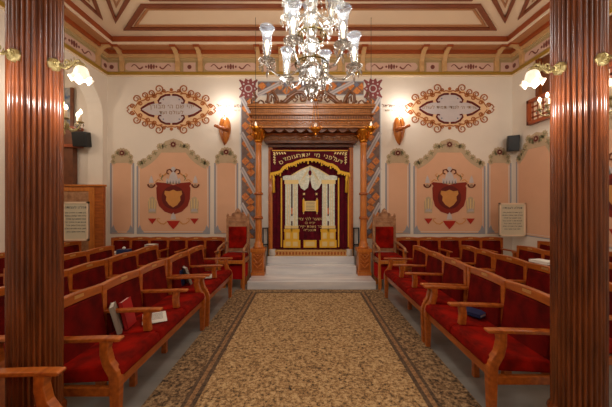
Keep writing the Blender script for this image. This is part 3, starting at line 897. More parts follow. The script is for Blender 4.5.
def cartouche(px, py, label, lines):
    t = wall_thing('painted_cartouche', label, 'mural', group='scrolled Hebrew cartouches')
    cx, cz = B(px, py)
    def m4(pts): 
        q = [(cx + a, cz + b) for a, b in pts]; q += [(cx + a, cz - b) for a, b in reversed(pts[:-1])][0:]
        q2 = [(cx - a, cz - b) for a, b in pts[1:]]
        return q
    half = [(0, .40), (.18, .37), (.30, .40), (.38, .31), (.52, .32), (.60, .24), (.72, .22), (.76, .10), (.86, 0)]
    full = half + [(a, -b) for a, b in reversed(half[:-1])] + [(-a, -b) for a, b in half[1:]] + [(-a, b) for a, b in reversed(half[1:-1])]
    mb = MB().flat([(cx + a, cz + b) for a, b in full], .003, 'orangefill'); obj('orange_ground', mb, t)
    half = [(0, .30), (.14, .28), (.25, .20), (.27, .13), (.40, .12), (.52, .06), (.645, 0)]
    full = half + [(a, -b) for a, b in reversed(half[:-1])] + [(-a, -b) for a, b in half[1:]] + [(-a, b) for a, b in reversed(half[1:-1])]
    mb = MB().flat([(cx + a, cz + b) for a, b in full], .006, 'lilac'); obj('lilac_ground', mb, t)
    mb = MB(); mc = MB()
    for sx in (-1, 1):
        for sz in (-1, 1):
            def P(pts): return [(cx + sx * a, cz + sz * b) for a, b in pts]
            for a, b, r, a0 in ((.27, .435, .095, -.6 * PI), (.43, .345, .072, -.7 * PI), (.57, .30, .068, -.8 * PI), (.745, .225, .085, -.9 * PI), (.36, .29, .05, .3 * PI), (.50, .23, .05, .3 * PI), (.84, .07, .05, -PI), (.66, .13, .045, .2 * PI), (.16, .40, .035, 0)):
                mb.ribbon(P(spiral(a, b, r, r * .25, a0, -1.35, 20)), .026, .010, 'scroll', .016)
            mb.ribbon(P([(.19, .33), (.30, .34), (.38, .27), (.50, .26), (.58, .20), (.70, .16), (.80, .02)]), .028, .009, 'scroll', .016)
            mb.ribbon(P([(0, .36), (.08, .38), (.14, .36)]), .022, .009, 'scroll')
            mb.ribbon(P([(.82, .04), (.90, .09), (.95, .03), (.90, .0)]), .02, .009, 'scroll')
            mc.ribbon(P([(.02, .31), (.12, .305), (.22, .26), (.28, .18), (.26, .13), (.21, .14)]), .045, .012, 'maroon_d', .03)
            mc.ribbon(P([(.36, .15), (.48, .12), (.58, .06), (.65, .01)]), .05, .012, 'maroon_d', .035)
            mb.disc(cx + sx * .17, cz + sz * .21, .016, .011, 'tile_b', 8)
    mb.disc(cx, cz + .42, .035, .011, 'scroll', 10); mb.disc(cx, cz - .42, .035, .011, 'scroll', 10)
    obj('brown_scrollwork', mb, t); obj('maroon_inner_scroll', mc, t)
    for body, dz, sz, sx in lines:
        text('painted_text', body, sz, 'taupe_d', t, cx, -.008, cz + dz, 0, sx)
cartouche(171.5, 109.5, 'scrolled orange cartouche with two lines of Hebrew, left of the ark', (('יהי שם ה׳ מבורך', .06, .13, 1.0), ('לעולם ועד', -.07, .11, 1.0)))
cartouche(449.5, 108.5, 'scrolled orange cartouche with one line of Hebrew, right of the ark', (('שויתי ה׳ לנגדי תמיד לעולם', .02, .098, 1.0),))
for px, w_ in ((230, 'left'), (395, 'right')):
    t = wall_thing('wall_inscription', 'small dark Hebrew lettering above the %s wall lamp' % w_, 'lettering')
    for py, body, sz in ((106, 'שמע  ישראל', .10), (110.5, 'ה׳ אלהינו ה׳ אחד', .055)):
        x, z = B(px, py); text('letters', body, sz, 'brownp' if py < 108 else 'taupe_d', t, x, -.004, z, 0, 1.0)

# ------------------------------------------------------------------ wooden wall lamps
for px, s_, w_ in ((225, -1, 'left'), (399, 1, 'right')):
    x, z = B(px, 129)
    t = thing('wall_lamp', 'carved amber wooden uplighter on the wall %s of the ark' % w_, 'lamp', (x, YB, z), 0, 'wooden uplighters beside the ark')
    mb = MB()
    # an almond-shaped bowl split by a rib
    prof = [(0, -.33), (.035, -.31), (.08, -.22), (.115, -.10), (.13, .0), (.12, .12), (.09, .21), (.07, .24)]
    vs = []; n = 14
    for r, zz in prof:
        for k in range(n + 1):
            a = -PI + PI * k / n
            vs.append((r * math.cos(a), r * math.sin(a) * .8, zz))
    fs = []
    for j in range(len(prof) - 1):
        for k in range(n): fs.append((j * (n + 1) + k, j * (n + 1) + k + 1, (j + 1) * (n + 1) + k + 1, (j + 1) * (n + 1) + k))
    mb.add(vs, fs, 'wood_light', True)
    obj('bowl', mb, t, fix=False)
    mb = MB()
    mb.tube([(0, -.02, -.34), (s_ * .02, -.09, -.22), (s_ * .03, -.115, 0), (0, -.08, .2), (0, -.05, .28)], .018, 'wood', 8, .012)
    mb.tube([(s_ * -.10, -.07, -.04), (0, -.12, -.02), (s_ * .09, -.15, 0), (s_ * .14, -.17, .02)], .05, 'wood', 8, .03)
    mb.lathe([(0, -.03), (.03, -.02), (.035, 0), (.02, .03), (0, .035)], 'wood', 10, (s_ * .15, -.175, .02))
    obj('carved_arm', mb, t)
    mb = MB().lathe([(0, .14), (.03, .16), (.035, .20), (.02, .23), (0, .24)], 'bulb', 12, (0, -.05, 0)); obj('bulb', mb, t)

# ------------------------------------------------------------------ speakers
def speaker(x, y, z, rz, tilt, label, w=.24, h=.34):
    t = thing('wall_speaker', label, 'speaker', (x, y, z), rz)
    b = obj('cabinet', MB().box(-w / 2, w / 2, -.13, .05, -h / 2, h / 2, 'black'), t, rot=(tilt, 0, 0), bevel=.01)
    mb = MB().box(-w / 2 + .015, w / 2 - .015, -.138, -.13, -h / 2 + .02, h / 2 - .02, 'black')
    g = obj('grille', mb, t, rot=(tilt, 0, 0))
    obj('mount', MB().tube([(0, .0, 0), (0, .14, 0)], .02, 'black', 8), t)
speaker(-4.60, 5.98, 2.87, .15, .15, 'black loudspeaker hanging in the alcove behind the left arch', .27, .30)
speaker(4.31, 6.05, 2.80, -.45, 0.12, 'small black loudspeaker in the right corner of the back wall', .2, .32)

# ------------------------------------------------------------------ right gallery screen
t = thing('gallery_screen', 'brown wooden gallery screen with lattice railing on the right wall', 'screen', (XR, 5.70, 0), -PI / 2)
mb = MB()
mb.box(0, 1.6, -.08, 0, 3.08, 3.14, 'fascia').box(0, 1.6, -.08, 0, 3.50, 3.56, 'fascia').box(0, .05, -.08, 0, 3.08, 3.56, 'fascia')
obj('rail_frame', mb, t)
mb = MB().box(.02, 1.6, -.012, 0, 3.14, 3.50, 'cream')
for k in range(13): mb.box(.07 + .12 * k, .10 + .12 * k, -.018, -.012, 3.14, 3.50, 'fascia')
for k in range(3): mb.box(.0, 1.6, -.018, -.012, 3.20 + .10 * k, 3.235 + .10 * k, 'fascia')
obj('lattice', mb, t)
mb = MB().box(.25, .33, -.10, 0, 3.56, 4.24, 'column').box(.33, 1.6, -.04, 0, 3.56, 4.24, 'ark_dark')
obj('shutter', mb, t)

# ------------------------------------------------------------------ left alcove: cabinet, post, stained window
t = thing('wooden_cabinet', 'brown framed wooden cabinet front standing in the left arch', 'cabinet', (-4.70, 6.0, 0))
obj('body', MB().box(-.6, .53, -.04, .04, 0, 1.90, 'wood'), t, bevel=.006)
mb = MB().box(-.6, .36, -.055, -.04, 1.80, 1.88, 'wood_light').box(.24, .36, -.055, -.04, .1, 1.80, 'wood_light').box(-.6, -.5, -.055, -.04, .1, 1.80, 'wood_light').box(-.5, .24, -.045, -.04, .1, 1.80, 'throne')
obj('door', mb, t, bevel=.004)
obj('cornice', MB().box(-.6, .55, -.07, .045, 1.90, 1.94, 'wood_light'), t, bevel=.006)
t = thing('wooden_post', 'dark wooden post with a broad boxed head in the left arch', 'post', (-4.93, 6.12, 0))
obj('shaft', MB().box(-.15, .06, -.065, .06, 0, 2.72, 'ark_dark'), t, bevel=.005)
obj('boxed_head', MB().box(-.22, .19, -.12, .07, 2.72, 2.78, 'fascia').box(-.2, .17, -.11, .07, 2.78, 3.1, 'ark_dark').box(-.22, .19, -.13, .07, 3.1, 3.15, 'fascia'), t, bevel=.005)
mb = MB().box(-5.9, -4.96, 6.14, 6.19, 2.0, 4.0, 'stained').box(-5.9, -4.92, 6.12, 6.16, 1.95, 2.02, 'ark_dark').box(-4.98, -4.92, 6.12, 6.16, 2.0, 4.0, 'ark_dark').box(-5.4, -5.36, 6.12, 6.16, 2.0, 4.0, 'ark_dark')
struct('window_1', mb)

# ------------------------------------------------------------------ inscription boards
def board(x0, x1, y, z0, z1, label):
    t = thing('inscription_board', label, 'board', ((x0 + x1) / 2, y, z0))
    w = (x1 - x0) / 2; h = z1 - z0
    obj('sheet', MB().box(-w, w, -.01, .01, 0, h, 'board'), t)
    mb = MB()
    for a in (-w, w - .03): mb.box(a, a + .03, -.02, .015, 0, h, 'cream')
    mb.box(-w, w, -.02, .015, h - .03, h, 'cream').box(-w, w, -.02, .015, 0, .03, 'cream')
    obj('frame', mb, t)
    me = text_mesh('תפלה לעבודה', .062, 'print')
    o = obj('heading', me, t, (0, -.012, h - .10), (PI / 2, 0, 0), fix=False)
    rows = ['ברוך אתה ה׳ אלהינו מלך', 'העולם אשר קדשנו במצותיו', 'וצונו לשמוע קול תפלה', 'ואהבת את ה׳ אלהיך בכל', 'לבבך ובכל נפשך ובכל', 'מאדך והיו הדברים האלה', 'אשר אנכי מצוך היום']
    for k, r in enumerate(rows):
        o = obj('text_line', text_mesh(r, .034, 'print'), t, (0, -.012, h - .19 - .055 * k), (PI / 2, 0, 0), fix=False)
board(-4.22, -3.78, 5.05, 0.905, 1.58, 'cream board of Hebrew text leaning by the cabinet at left')
board(3.86, 4.38, 5.80, 0.895, 1.56, 'cream board of Hebrew text on the rear bench in the right corner')

# ------------------------------------------------------------------ fluted columns
def column_mesh():
    n = 32; prof = []
    q = 6
    for i in range(n * q):
        a = 2 * PI * i / (n * q)
        f_ = abs(math.sin(PI * (i % q) / q))
        prof.append((a, .108 + .0215 * f_ ** .55))
    vs = []; fs = []
    Zl = [.32, ZC - .35]
    for z in Zl:
        for a, r in prof: vs.append((r * math.cos(a), r * math.sin(a), z))
    k = len(prof)
    for i in range(k): fs.append((i, (i + 1) % k, k + (i + 1) % k, k + i))
    return MB().add(vs, fs, 'column', True)
cols = {}
for s_, w_ in ((-1, 'left'), (1, 'right')):
    t = thing('reeded_column', 'glossy reeded mahogany column at the %s edge of the picture' % w_, 'column', (-1.621 if s_ < 0 else 1.632, 1.74, 0), 0, 'reeded mahogany columns')
    obj('reeded_shaft', column_mesh(), t)
    obj('base', MB().box(-.16, .16, -.16, .16, 0, .14, 'column').lathe([(.155, .14), (.16, .20), (.14, .25), (.148, .29), (.125, .33)], 'column', 28), t, bevel=.004)
    obj('capital', MB().lathe([(.125, ZC - .36), (.15, ZC - .32), (.135, ZC - .26), (.17, ZC - .12), (.19, ZC - .08)], 'column', 28).box(-.2, .2, -.2, .2, ZC - .08, ZC, 'column'), t, bevel=.004)
    cols[s_] = t

def tulip_mesh():
    """frilled glass shade opening downwards"""
    mb = MB(); n = 40; vs = []; fs = []
    prof = [(.018, .0), (.034, -.012), (.042, -.035), (.045, -.06), (.052, -.08), (.064, -.094)]
    for j, (r, z) in enumerate(prof):
        w = max(0, (j - 2) / 3)
        for i in range(n):
            a = 2 * PI * i / n
            rr = r * (1 + .16 * w * math.cos(6 * a)); zz = z + .016 * w * math.cos(6 * a)
            vs.append((rr * math.cos(a), rr * math.sin(a), zz))
    for j in range(len(prof) - 1):
        for i in range(n): fs.append((j * n + i, j * n + (i + 1) % n, (j + 1) * n + (i + 1) % n, (j + 1) * n + i))
    return mb.add(vs, fs, 'frost', True)
TUL = tulip_mesh().mesh('glass_shade')
def sconce(col, s_, phi, zc, label):
    ax = Vector(col.location)
    d = Vector((math.cos(phi), math.sin(phi), 0))
    base = ax + d * .125; base.z = zc
    t = thing('column_sconce', label, 'wall lamp', base, phi, 'brass sconces on the two columns')   # local +x points away from the column
    mb = MB()
    # rosette, turned about local x
    vs = []; prof = [(.0, .048), (.010, .046), (.014, .034), (.022, .036), (.027, .028), (.037, .030), (.042, .020), (.044, .0)]
    vs = []; fs = []; n = 24
    prof = [(.001, .034), (.008, .034), (.011, .024), (.016, .024), (.019, .030), (.022, .022), (.027, .020), (.030, .026), (.034, .018), (.037, .010), (.037, -.008)]
    for r, h in prof:
        for i in range(n):
            a = 2 * PI * i / n; rr = r * (1 + .05 * math.cos(8 * a))
            vs.append((h * .75, rr * math.cos(a), rr * math.sin(a)))
    for j in range(len(prof) - 1):
        for i in range(n): fs.append((j * n + i, j * n + (i + 1) % n, (j + 1) * n + (i + 1) % n, (j + 1) * n + i))
    mb.add(vs, fs, 'brass', False)
    obj('rosette', mb, t)
    arm = [(.04, 0, 0), (.06, 0, -.022), (.09, .0, -.030), (.12, 0, -.012), (.145, 0, .012), (.17, 0, .012), (.182, 0, -.008)]
    mb = MB().tube(arm, .0075, 'brass', 8)
    sp = spiral(.085, .004, .024, .006, -PI / 2, 1.3, 18); mb.tube([(a, 0, b) for a, b in sp], .006, 'brass', 6, .004)
    sp = spiral(.15, -.016, .02, .006, PI / 2, 1.3, 18); mb.tube([(a, 0, b) for a, b in sp], .006, 'brass', 6, .004)
    for k in range(5):
        mb.tube([(.06 + .02 * k, 0, -.02 + .006 * k), (.055 + .02 * k, 0, .01 + .006 * k)], .006, 'brass', 6, .002)
    obj('scroll_arm', mb, t)
    mb = MB().lathe([(.006, .010), (.02, .0), (.024, -.010), (.02, -.02)], 'brass', 14, (.185, 0, -.01)); obj('shade_holder', mb, t)
    g = obj('glass_shade', TUL, t, (.185, 0, -.022)); g.scale = (.86,) * 3
    b = obj('bulb', MB().lathe([(0, -.04), (.012, -.036), (.016, -.025), (.011, -.01), (.006, 0)], 'bulb', 12, (.185, 0, -.03)), t)
    p = base + d * .185; p.z = zc - .20
    lamp(p, 6, .02, (1, .94, .86))
def lamp(p, e, r, c=(1, .94, .86)):
    l = bpy.data.lights.new('point_light', 'POINT'); l.energy = e; l.shadow_soft_size = r; l.color = c
    o = bpy.data.objects.new('point_light', l); COL.objects.link(o); o.location = p
    return o
sconce(cols[-1], -1, math.radians(-8), 2.375, 'brass column lamp with frilled glass shade, on the aisle side of the left column')
sconce(cols[-1], -1, math.radians(-92), 2.375, 'brass column lamp cut off by the left edge, on the left column')
sconce(cols[1], 1, math.radians(188), 2.352, 'brass column lamp with frilled glass shade, on the aisle side of the right column')
sconce(cols[1], 1, math.radians(-84), 2.352, 'brass column lamp near the right edge, on the right column')

# ------------------------------------------------------------------ candelabra
def candelabrum(x, y, z, label):
    t = thing('hanging_candelabrum', label, 'chandelier', (x, y, z), 0, 'small brass candelabra over the side rows')
    mb = MB().lathe([(.0, -.22), (.03, -.19), (.015, -.16), (.06, -.10), (.075, -.05), (.03, 0), (.025, .1), (.045, .16), (.012, .22), (.008, ZC - z)], 'brass', 14)
    obj('stem', mb, t)
    for k in range(6):
        a = 2 * PI * k / 6 + .3
        c_, s2 = math.cos(a), math.sin(a)
        mb = MB().tube([(.05 * c_, .05 * s2, -.08), (.12 * c_, .12 * s2, -.14), (.20 * c_, .20 * s2, -.10), (.22 * c_, .22 * s2, -.02)], .010, 'brass', 6)
        mb.lathe([(.012, -.03), (.045, -.01), (.048, .0), (.016, .005)], 'brass', 12, (.22 * c_, .22 * s2, 0))
        ar = obj('arm', mb, t)
        mb = MB().lathe([(.016, 0), (.016, .11), (.008, .115)], 'cream', 10, (.22 * c_, .22 * s2, .005)); obj('candle_tube', mb, ar)
        mb = MB().lathe([(.007, .115), (.022, .14), (.024, .16), (.012, .19), (0, .205)], 'bulb', 10, (.22 * c_, .22 * s2, 0)); obj('bulb', mb, ar)
        mb = MB()
        for q in range(5):
            b = 2 * PI * q / 5; mb.gem(((.22 + .04 * math.cos(b)) * c_, (.22 + .04 * math.cos(b)) * s2 + .04 * math.sin(b), -.05), .013, .03, 'crystal')
        obj('crystal_drops', mb, ar)
    lamp((x, y, z + .30), 16, .12)
candelabrum(-3.72, 4.45, 2.82, 'brass candelabrum with lit candle bulbs, half hidden by the left column')
candelabrum(4.05, 4.68, 3.12, 'brass candelabrum with lit candle bulbs, half hidden by the right column')
candelabrum(3.55, 3.25, 2.72, 'brass candelabrum cut off by the right edge of the picture')

# ------------------------------------------------------------------ crystal chandelier
CHX, CHY = .05, 2.63
ch = thing('crystal_chandelier', 'large crystal chandelier with tall glass shades hanging over the aisle', 'chandelier', (CHX, CHY, 2.43))
def zz(z): return z - 2.5
DROP = .07
mb = MB()
prof = [(0, 2.53), (.012, 2.545), (.02, 2.57), (.008, 2.59), (.035, 2.62), (.06, 2.66), (.065, 2.69), (.03, 2.71), (.022, 2.74)]
mb.lathe([(r, zz(z)) for r, z in prof], 'crystal', 10, smooth=False); obj('bottom_finial', mb, ch)
prof = [(.02, 2.74), (.075, 2.77), (.11, 2.80), (.12, 2.82), (.05, 2.84), (.03, 2.88), (.045, 2.93), (.03, 2.98), (.06, 3.02), (.075, 3.06), (.06, 3.10), (.03, 3.13), (.05, 3.18), (.07, 3.24), (.065, 3.30), (.03, 3.34), (.045, 3.42), (.03, 3.5), (.06, 3.58), (.04, 3.66), (.02, 3.72)]
mb = MB().lathe([(r, zz(z)) for r, z in prof], 'crystal', 12, smooth=False); obj('crystal_stem', mb, ch)
mb = MB().tube([(0, 0, zz(3.7)), (0, 0, zz(4.97))], .012, 'brass', 8).lathe([(.02, zz(4.90)), (.09, zz(4.96)), (.10, zz(5.02))], 'brass', 16); obj('hanging_rod', mb, ch)
def scroll_ring(z, r, name='brass_ring'):
    mb = MB()
    mb.tube([(r * math.cos(2 * PI * k / 28), r * math.sin(2 * PI * k / 28), zz(z)) for k in range(29)], .007, 'brass_d', 6)
    for k in range(8):
        a = 2 * PI * k / 8
        pts = [((r - .01 - rr) * math.cos(a + th), (r - .01 - rr) * math.sin(a + th), zz(z) + h) for rr, th, h in ((0, 0, 0), (.01, .15, .03), (.02, .3, .035), (.03, .3, .01), (.025, .15, -.012), (.01, .05, 0))]
        mb.tube(pts, .006, 'brass_d', 5)
    obj(name, mb, ch)
scroll_ring(2.88, .15); scroll_ring(3.14, .13)
SHADE = MB().lathe([(.026, 0), (.034, .02), (.036, .06), (.038, .14), (.046, .20), (.056, .235), (.068, .25), (.062, .262)], 'glass', 24).mesh('glass_shade')
PEND = MB().gem((0, 0, 0), .011, .034, 'crystal', 6).gem((0, 0, .043), .007, .010, 'crystal', 6).mesh('crystal_pendant')
PAN = MB().lathe([(.0, -.055), (.012, -.045), (.014, -.03), (.045, -.018), (.075, .0), (.078, .006), (.03, .0), (.02, .02), (.022, .045)], 'crystal', 14, smooth=False).mesh('drip_pan')
BULB = MB().lathe([(.008, 0), (.010, .05), (.018, .075), (.020, .095), (.012, .125), (0, .14)], 'bulb', 12).mesh('bulb')
for tier, (n, R_, z, off, sc_) in enumerate(((6, .40, 2.885, 8, 1.0), (6, .25, 3.36, 38, .8))):
    for k in range(n):
        a = math.radians(off + 360 / n * k); c_, s2 = math.cos(a), math.sin(a)
        z0 = zz(z)
        pts = [(.05, .02), (.13, -.07), (.22, -.12), (.31, -.12), (.38, -.07), (.41, -.01)]
        mb = MB().tube([(R_ / .41 * p * c_, R_ / .41 * p * s2, z0 + h * sc_) for p, h in pts], .011, 'crystal', 8, smooth=False)
        for p, h in pts[1:-1]:
            mb.lathe([(.008, -.008), (.019, 0), (.008, .008)], 'crystal', 8, (R_ / .41 * p * c_, R_ / .41 * p * s2, z0 + h * sc_), smooth=False)
        arm = obj('crystal_arm', mb, ch)
        def ch_(name, me, x, y, z_, s3=sc_):
            o = obj(name, me, arm, (x, y, z_)); o.scale = (s3,) * 3; return o
        X_, Y_ = R_ * c_, R_ * s2
        ch_('drip_pan', PAN, X_, Y_, z0); ch_('glass_shade', SHADE, X_, Y_, z0 + .04 * sc_); ch_('bulb', BULB, X_, Y_, z0 + .05 * sc_)
        for q in range(8):
            b = 2 * PI * q / 8
            ch_('crystal_pendant', PEND, X_ + .066 * sc_ * math.cos(b), Y_ + .066 * sc_ * math.sin(b), z0 - .055 * sc_)
        ch_('crystal_pendant', PEND, X_, Y_, z0 - .12 * sc_, 1.2 * sc_)
        if tier == 0: lamp((CHX + X_, CHY + Y_, z + .27), 7, .03, (1, .95, .88))
# strings of beads
for k in range(14):
    a = 2 * PI * k / 14
    mb = MB()
    for q in range(16):
        t_ = q / 15
        r = .06 + .14 * math.sin(PI * min(1, t_ * 1.25) * .5) ** 1.2 - .07 * max(0, t_ - .75) * 4 * .5
        mb.gem((r * math.cos(a), r * math.sin(a), zz(3.78 - .66 * t_)), .011, .02, 'crystal', 6)
    obj('bead_string', mb, ch)
for k in range(16):
    a = 2 * PI * k / 16
    o = obj('stem_pendant', PEND, ch, (.11 * math.cos(a), .11 * math.sin(a), zz(2.76))); o.scale = (1.2,) * 3
for k in range(12):
    a = 2 * PI * k / 12
    o = obj('stem_pendant', PEND, ch, (.075 * math.cos(a), .075 * math.sin(a), zz(3.0))); o.scale = (1.2,) * 3
for k in range(10):
    a = 2 * PI * k / 10
    o = obj('stem_pendant', PEND, ch, (.055 * math.cos(a), .055 * math.sin(a), zz(2.64))); o.scale = (1.1,) * 3

# ------------------------------------------------------------------ hanging sanctuary lamps
def sanctuary(x, y, z, top, label, cord):
    t = thing('hanging_lamp', label, 'lamp', (x, y, z), 0, 'golden lamps hanging before the ark')
    mb = MB().lathe([(0, -.10), (.02, -.095), (.03, -.075), (.015, -.06), (.05, -.035), (.085, 0), (.10, .04), (.09, .05), (.06, .03)], 'gilt', 18); obj('bowl', mb, t)
    mb = MB()
    for k in range(8):
        a = 2 * PI * k / 8
        mb.tube([(.09 * math.cos(a), .09 * math.sin(a), .02), (.12 * math.cos(a), .12 * math.sin(a), .05), (.10 * math.cos(a), .10 * math.sin(a), .09)], .01, 'gilt', 6, .004)
    obj('leaf_crown', mb, t)
    obj('candle', MB().lathe([(.022, .03), (.022, .10), (.0, .16)], 'frost', 10), t)
    mb = MB()
    if cord:
        mb.tube([(0, 0, .05), (0, 0, top - z)], .004, 'black', 6)
    else:
        for k in range(3):
            a = 2 * PI * k / 3 + .5
            mb.tube([(.085 * math.cos(a), .085 * math.sin(a), .05), (.03 * math.cos(a), .03 * math.sin(a), top - z)], .005, 'gilt', 6)
        mb.lathe([(.04, top - z - .02), (.03, top - z + .01)], 'gilt', 12)
    obj('hanger', mb, t)
sanctuary(.175, 5.28, 2.88, 3.44, 'golden eternal lamp hanging on chains before the middle of the canopy', False)
sanctuary(-.92, 5.30, 2.90, ZC, 'golden lamp hanging on a long cord before the left ark column', True)
sanctuary(1.19, 5.30, 2.90, ZC, 'golden lamp hanging on a long cord before the right ark column', True)

# ------------------------------------------------------------------ thrones
def throne(x, rz, mir, label):
    t = thing('ceremonial_armchair', label, 'armchair', (x, 5.45, 0), rz, 'carved armchairs flanking the ark')
    t.scale = (.86, 1, 1)
    m = 'throne'
    # local: front -y, back y=.26
    for s_ in (-1, 1):
        obj('front_leg', MB().box(s_ * .255 - .025, s_ * .255 + .025, -.28, -.23, 0, .50, 'wood_light').box(s_ * .255 - .02, s_ * .255 + .02, -.275, -.235, .5, .72, 'wood_light'), t, bevel=.005)
        obj('back_post', MB().box(s_ * .235 - .028, s_ * .235 + .028, .22, .28, 0, 1.26, m).lathe([(.02, 1.26), (.032, 1.29), (.028, 1.33), (0, 1.36)], m, 10, (s_ * .235, .25, 0)), t, bevel=.004)
        mb = MB().tube([(s_ * .25, .24, .80), (s_ * .262, .05, .79), (s_ * .268, -.15, .76), (s_ * .268, -.27, .74), (s_ * .268, -.31, .71), (s_ * .268, -.29, .68)], .024, m, 8)
        obj('armrest', mb, t)
    obj('seat_rail', MB().box(-.255, .255, -.28, -.24, .47, .53, 'wood_light').box(-.27, -.24, -.24, .25, .47, .53, m).box(.24, .27, -.24, .25, .47, .53, m), t, bevel=.004)
    obj('seat_cushion', MB().box(-.24, .24, -.26, .23, .53, .60, 'velvet'), t, bevel=.02)
    obj('back_cushion', MB().box(-.20, .20, .19, .26, .68, 1.10, 'velvet'), t, bevel=.015)
    obj('lower_rail', MB().box(-.21, .21, .21, .27, .62, .68, m), t, bevel=.003)
    mb = MB().box(-.21, .21, .20, .27, 1.10, 1.14, m).box(-.21, .21, .215, .265, 1.14, 1.26, 'throne')
    for k in range(9): mb.lathe([(0, -.012), (.014, 0), (0, .012)], m, 8, (-.17 + .042 * k, .205, 1.20))
    mb.box(-.22, .22, .205, .27, 1.25, 1.275, m)
    obj('back_frame', mb, t, bevel=.003)
    mb = MB()
    pts = [(-.21, 1.275), (.21, 1.275), (.20, 1.31), (.15, 1.30), (.12, 1.36), (.06, 1.38), (.05, 1.42), (0, 1.46), (-.05, 1.42), (-.06, 1.38), (-.12, 1.36), (-.15, 1.30), (-.20, 1.31)]
    mb.prism(pts, lambda a, b, t: (a, t, b), .225, .26, m)
    for s_ in (-1, 1):
        mb.tube([(s_ * a, .22, b) for a, b in spiral(.09, 1.325, .04, .01, 0, 1.3, 14)], .010, m, 6)
    mb.lathe([(0, 1.35), (.03, 1.37), (.035, 1.40), (0, 1.43)], m, 10, (0, .225, 0))
    obj('carved_crest', mb, t)
    return t
throne(-1.335, 0, 1, 'carved wooden armchair with red cushions, left of the ark')
throne(1.535, 0, -1, 'carved wooden armchair with red cushions, right of the ark')
for x, w_ in ((-1.34, 'left'), (1.53, 'right')):
    t = thing('footstool', 'low red upholstered stool tucked under the %s carved armchair' % w_, 'footstool', (x, 5.46, 0), 0, 'red footstools under the armchairs')
    obj('cushion', MB().box(-.215, .215, -.17, .17, .16, .42, 'kneel'), t, bevel=.02)
    for sx in (-1, 1):
        for sy in (-1, 1): obj('leg', MB().box(sx * .17 - .03, sx * .17 + .03, sy * .12 - .025, sy * .12 + .025, 0, .165, 'wood_light'), t)

# ------------------------------------------------------------------ benches
MC = {}
def cached(key, fn):
    if key not in MC: MC[key] = fn()
    return MC[key]
def seat_back(p):
    # upholstered back, leaning: y from .06 (z .42) to .0 (z .84)
    mb = MB(); w = p - .05
    pts = [(.10, .40), (.045, .80), (.01, .80), (.05, .38)]
    mb.prism(pts, lambda a, b, t: (t, a, b), .025, .025 + w, 'velvet_back'); return mb.mesh('back_pad')
def top_rail(p):
    mb = MB(); n = 10; poly = []
    lo = [(p * k / n, .797 + .008 * math.sin(PI * k / n)) for k in range(n + 1)]
    hi = [(p * k / n, .862 + .014 * math.sin(PI * k / n)) for k in range(n, -1, -1)]
    mb.prism(lo + hi, lambda a, b, t: (a, t, b), -.005, .045, 'wood'); return mb.mesh('top_rail')
def plaque(p): return MB().prism([(p / 2 - .045, .836), (p / 2 + .045, .836), (p / 2 + .045, .860), (p / 2 - .045, .860)], lambda a, b, t: (a, t, b), .045, .048, 'plaque').mesh('name_plaque')
def upright(): return MB().box(-.025, .025, -.015, .055, 0, .862, 'wood').mesh('upright')
def arm(end):
    mb = MB()
    slab = [(.04, .622), (.04, .648), (.40, .660), (.53, .660), (.54, .650), (.53, .635), (.40, .634)]
    mb.prism(slab, lambda a, b, t: (t, a, b), -.029, .029, 'wood')
    if end:
        post = [(.40, .64), (.465, .64), (.455, .58), (.475, .50), (.52, .44), (.535, .38), (.52, .0), (.475, .0), (.465, .30), (.46, .40), (.42, .47), (.40, .55)]
        mb.prism(post, lambda a, b, t: (t, a, b), -.026, .026, 'wood')
        mb.prism([(.05, .27), (.48, .27), (.48, .33), (.05, .33)], lambda a, b, t: (t, a, b), -.02, .02, 'wood')
    else:
        post = [(.39, .64), (.45, .64), (.44, .56), (.45, .47), (.39, .47), (.38, .56)]
        mb.prism(post, lambda a, b, t: (t, a, b), -.022, .022, 'wood')
    return mb.mesh('armrest')
def seat(p, n): 
    mb = MB(); pts = [(.06, .34), (.50, .36), (.535, .40), (.52, .455), (.48, .472), (.07, .435)]
    mb.prism(pts, lambda a, b, t: (t, a, b), .004, p * n - .004, 'velvet'); return mb.mesh('seat_cushion')
def apron(p, n): return MB().box(.0, p * n, .455, .50, .30, .362, 'wood').box(0, p * n, .02, .06, .28, .40, 'wood').mesh('seat_rail')
def midleg(): return MB().box(-.022, .022, .27, .32, 0, .34, 'wood').mesh('leg')
def bench(n, p, loc, rz, label, group='rows of red velvet benches'):
    t = thing('upholstered_bench', label, 'bench', loc, rz, group)
    for i in range(n):
        obj('back_pad', cached(('b', p), lambda: seat_back(p)), t, (i * p, 0, 0), bevel=.012)
        obj('seat_cushion', cached(('s', p), lambda: seat(p, 1)), t, (i * p, 0, 0), bevel=.02)
        r = obj('top_rail', cached(('r', p), lambda: top_rail(p)), t, (i * p, 0, 0), bevel=.006)
        obj('name_plaque', cached(('q', p), lambda: plaque(p)), r)
    for i in range(n + 1):
        obj('upright', cached('u', upright), t, (i * p, 0, 0), bevel=.005)
        e = i in (0, n)
        obj('armrest', cached(('a', e), lambda: arm(e)), t, (i * p + (.012 if i == 0 else -.012 if i == n else 0), 0, 0), bevel=.006)
        if not e: obj('leg', cached('m', midleg), t, (i * p, 0, 0), bevel=.005)
    obj('seat_rail', cached(('k', p, n), lambda: apron(p, n)), t, bevel=.004)
    return t
RL = -PI / 2; RR = PI / 2
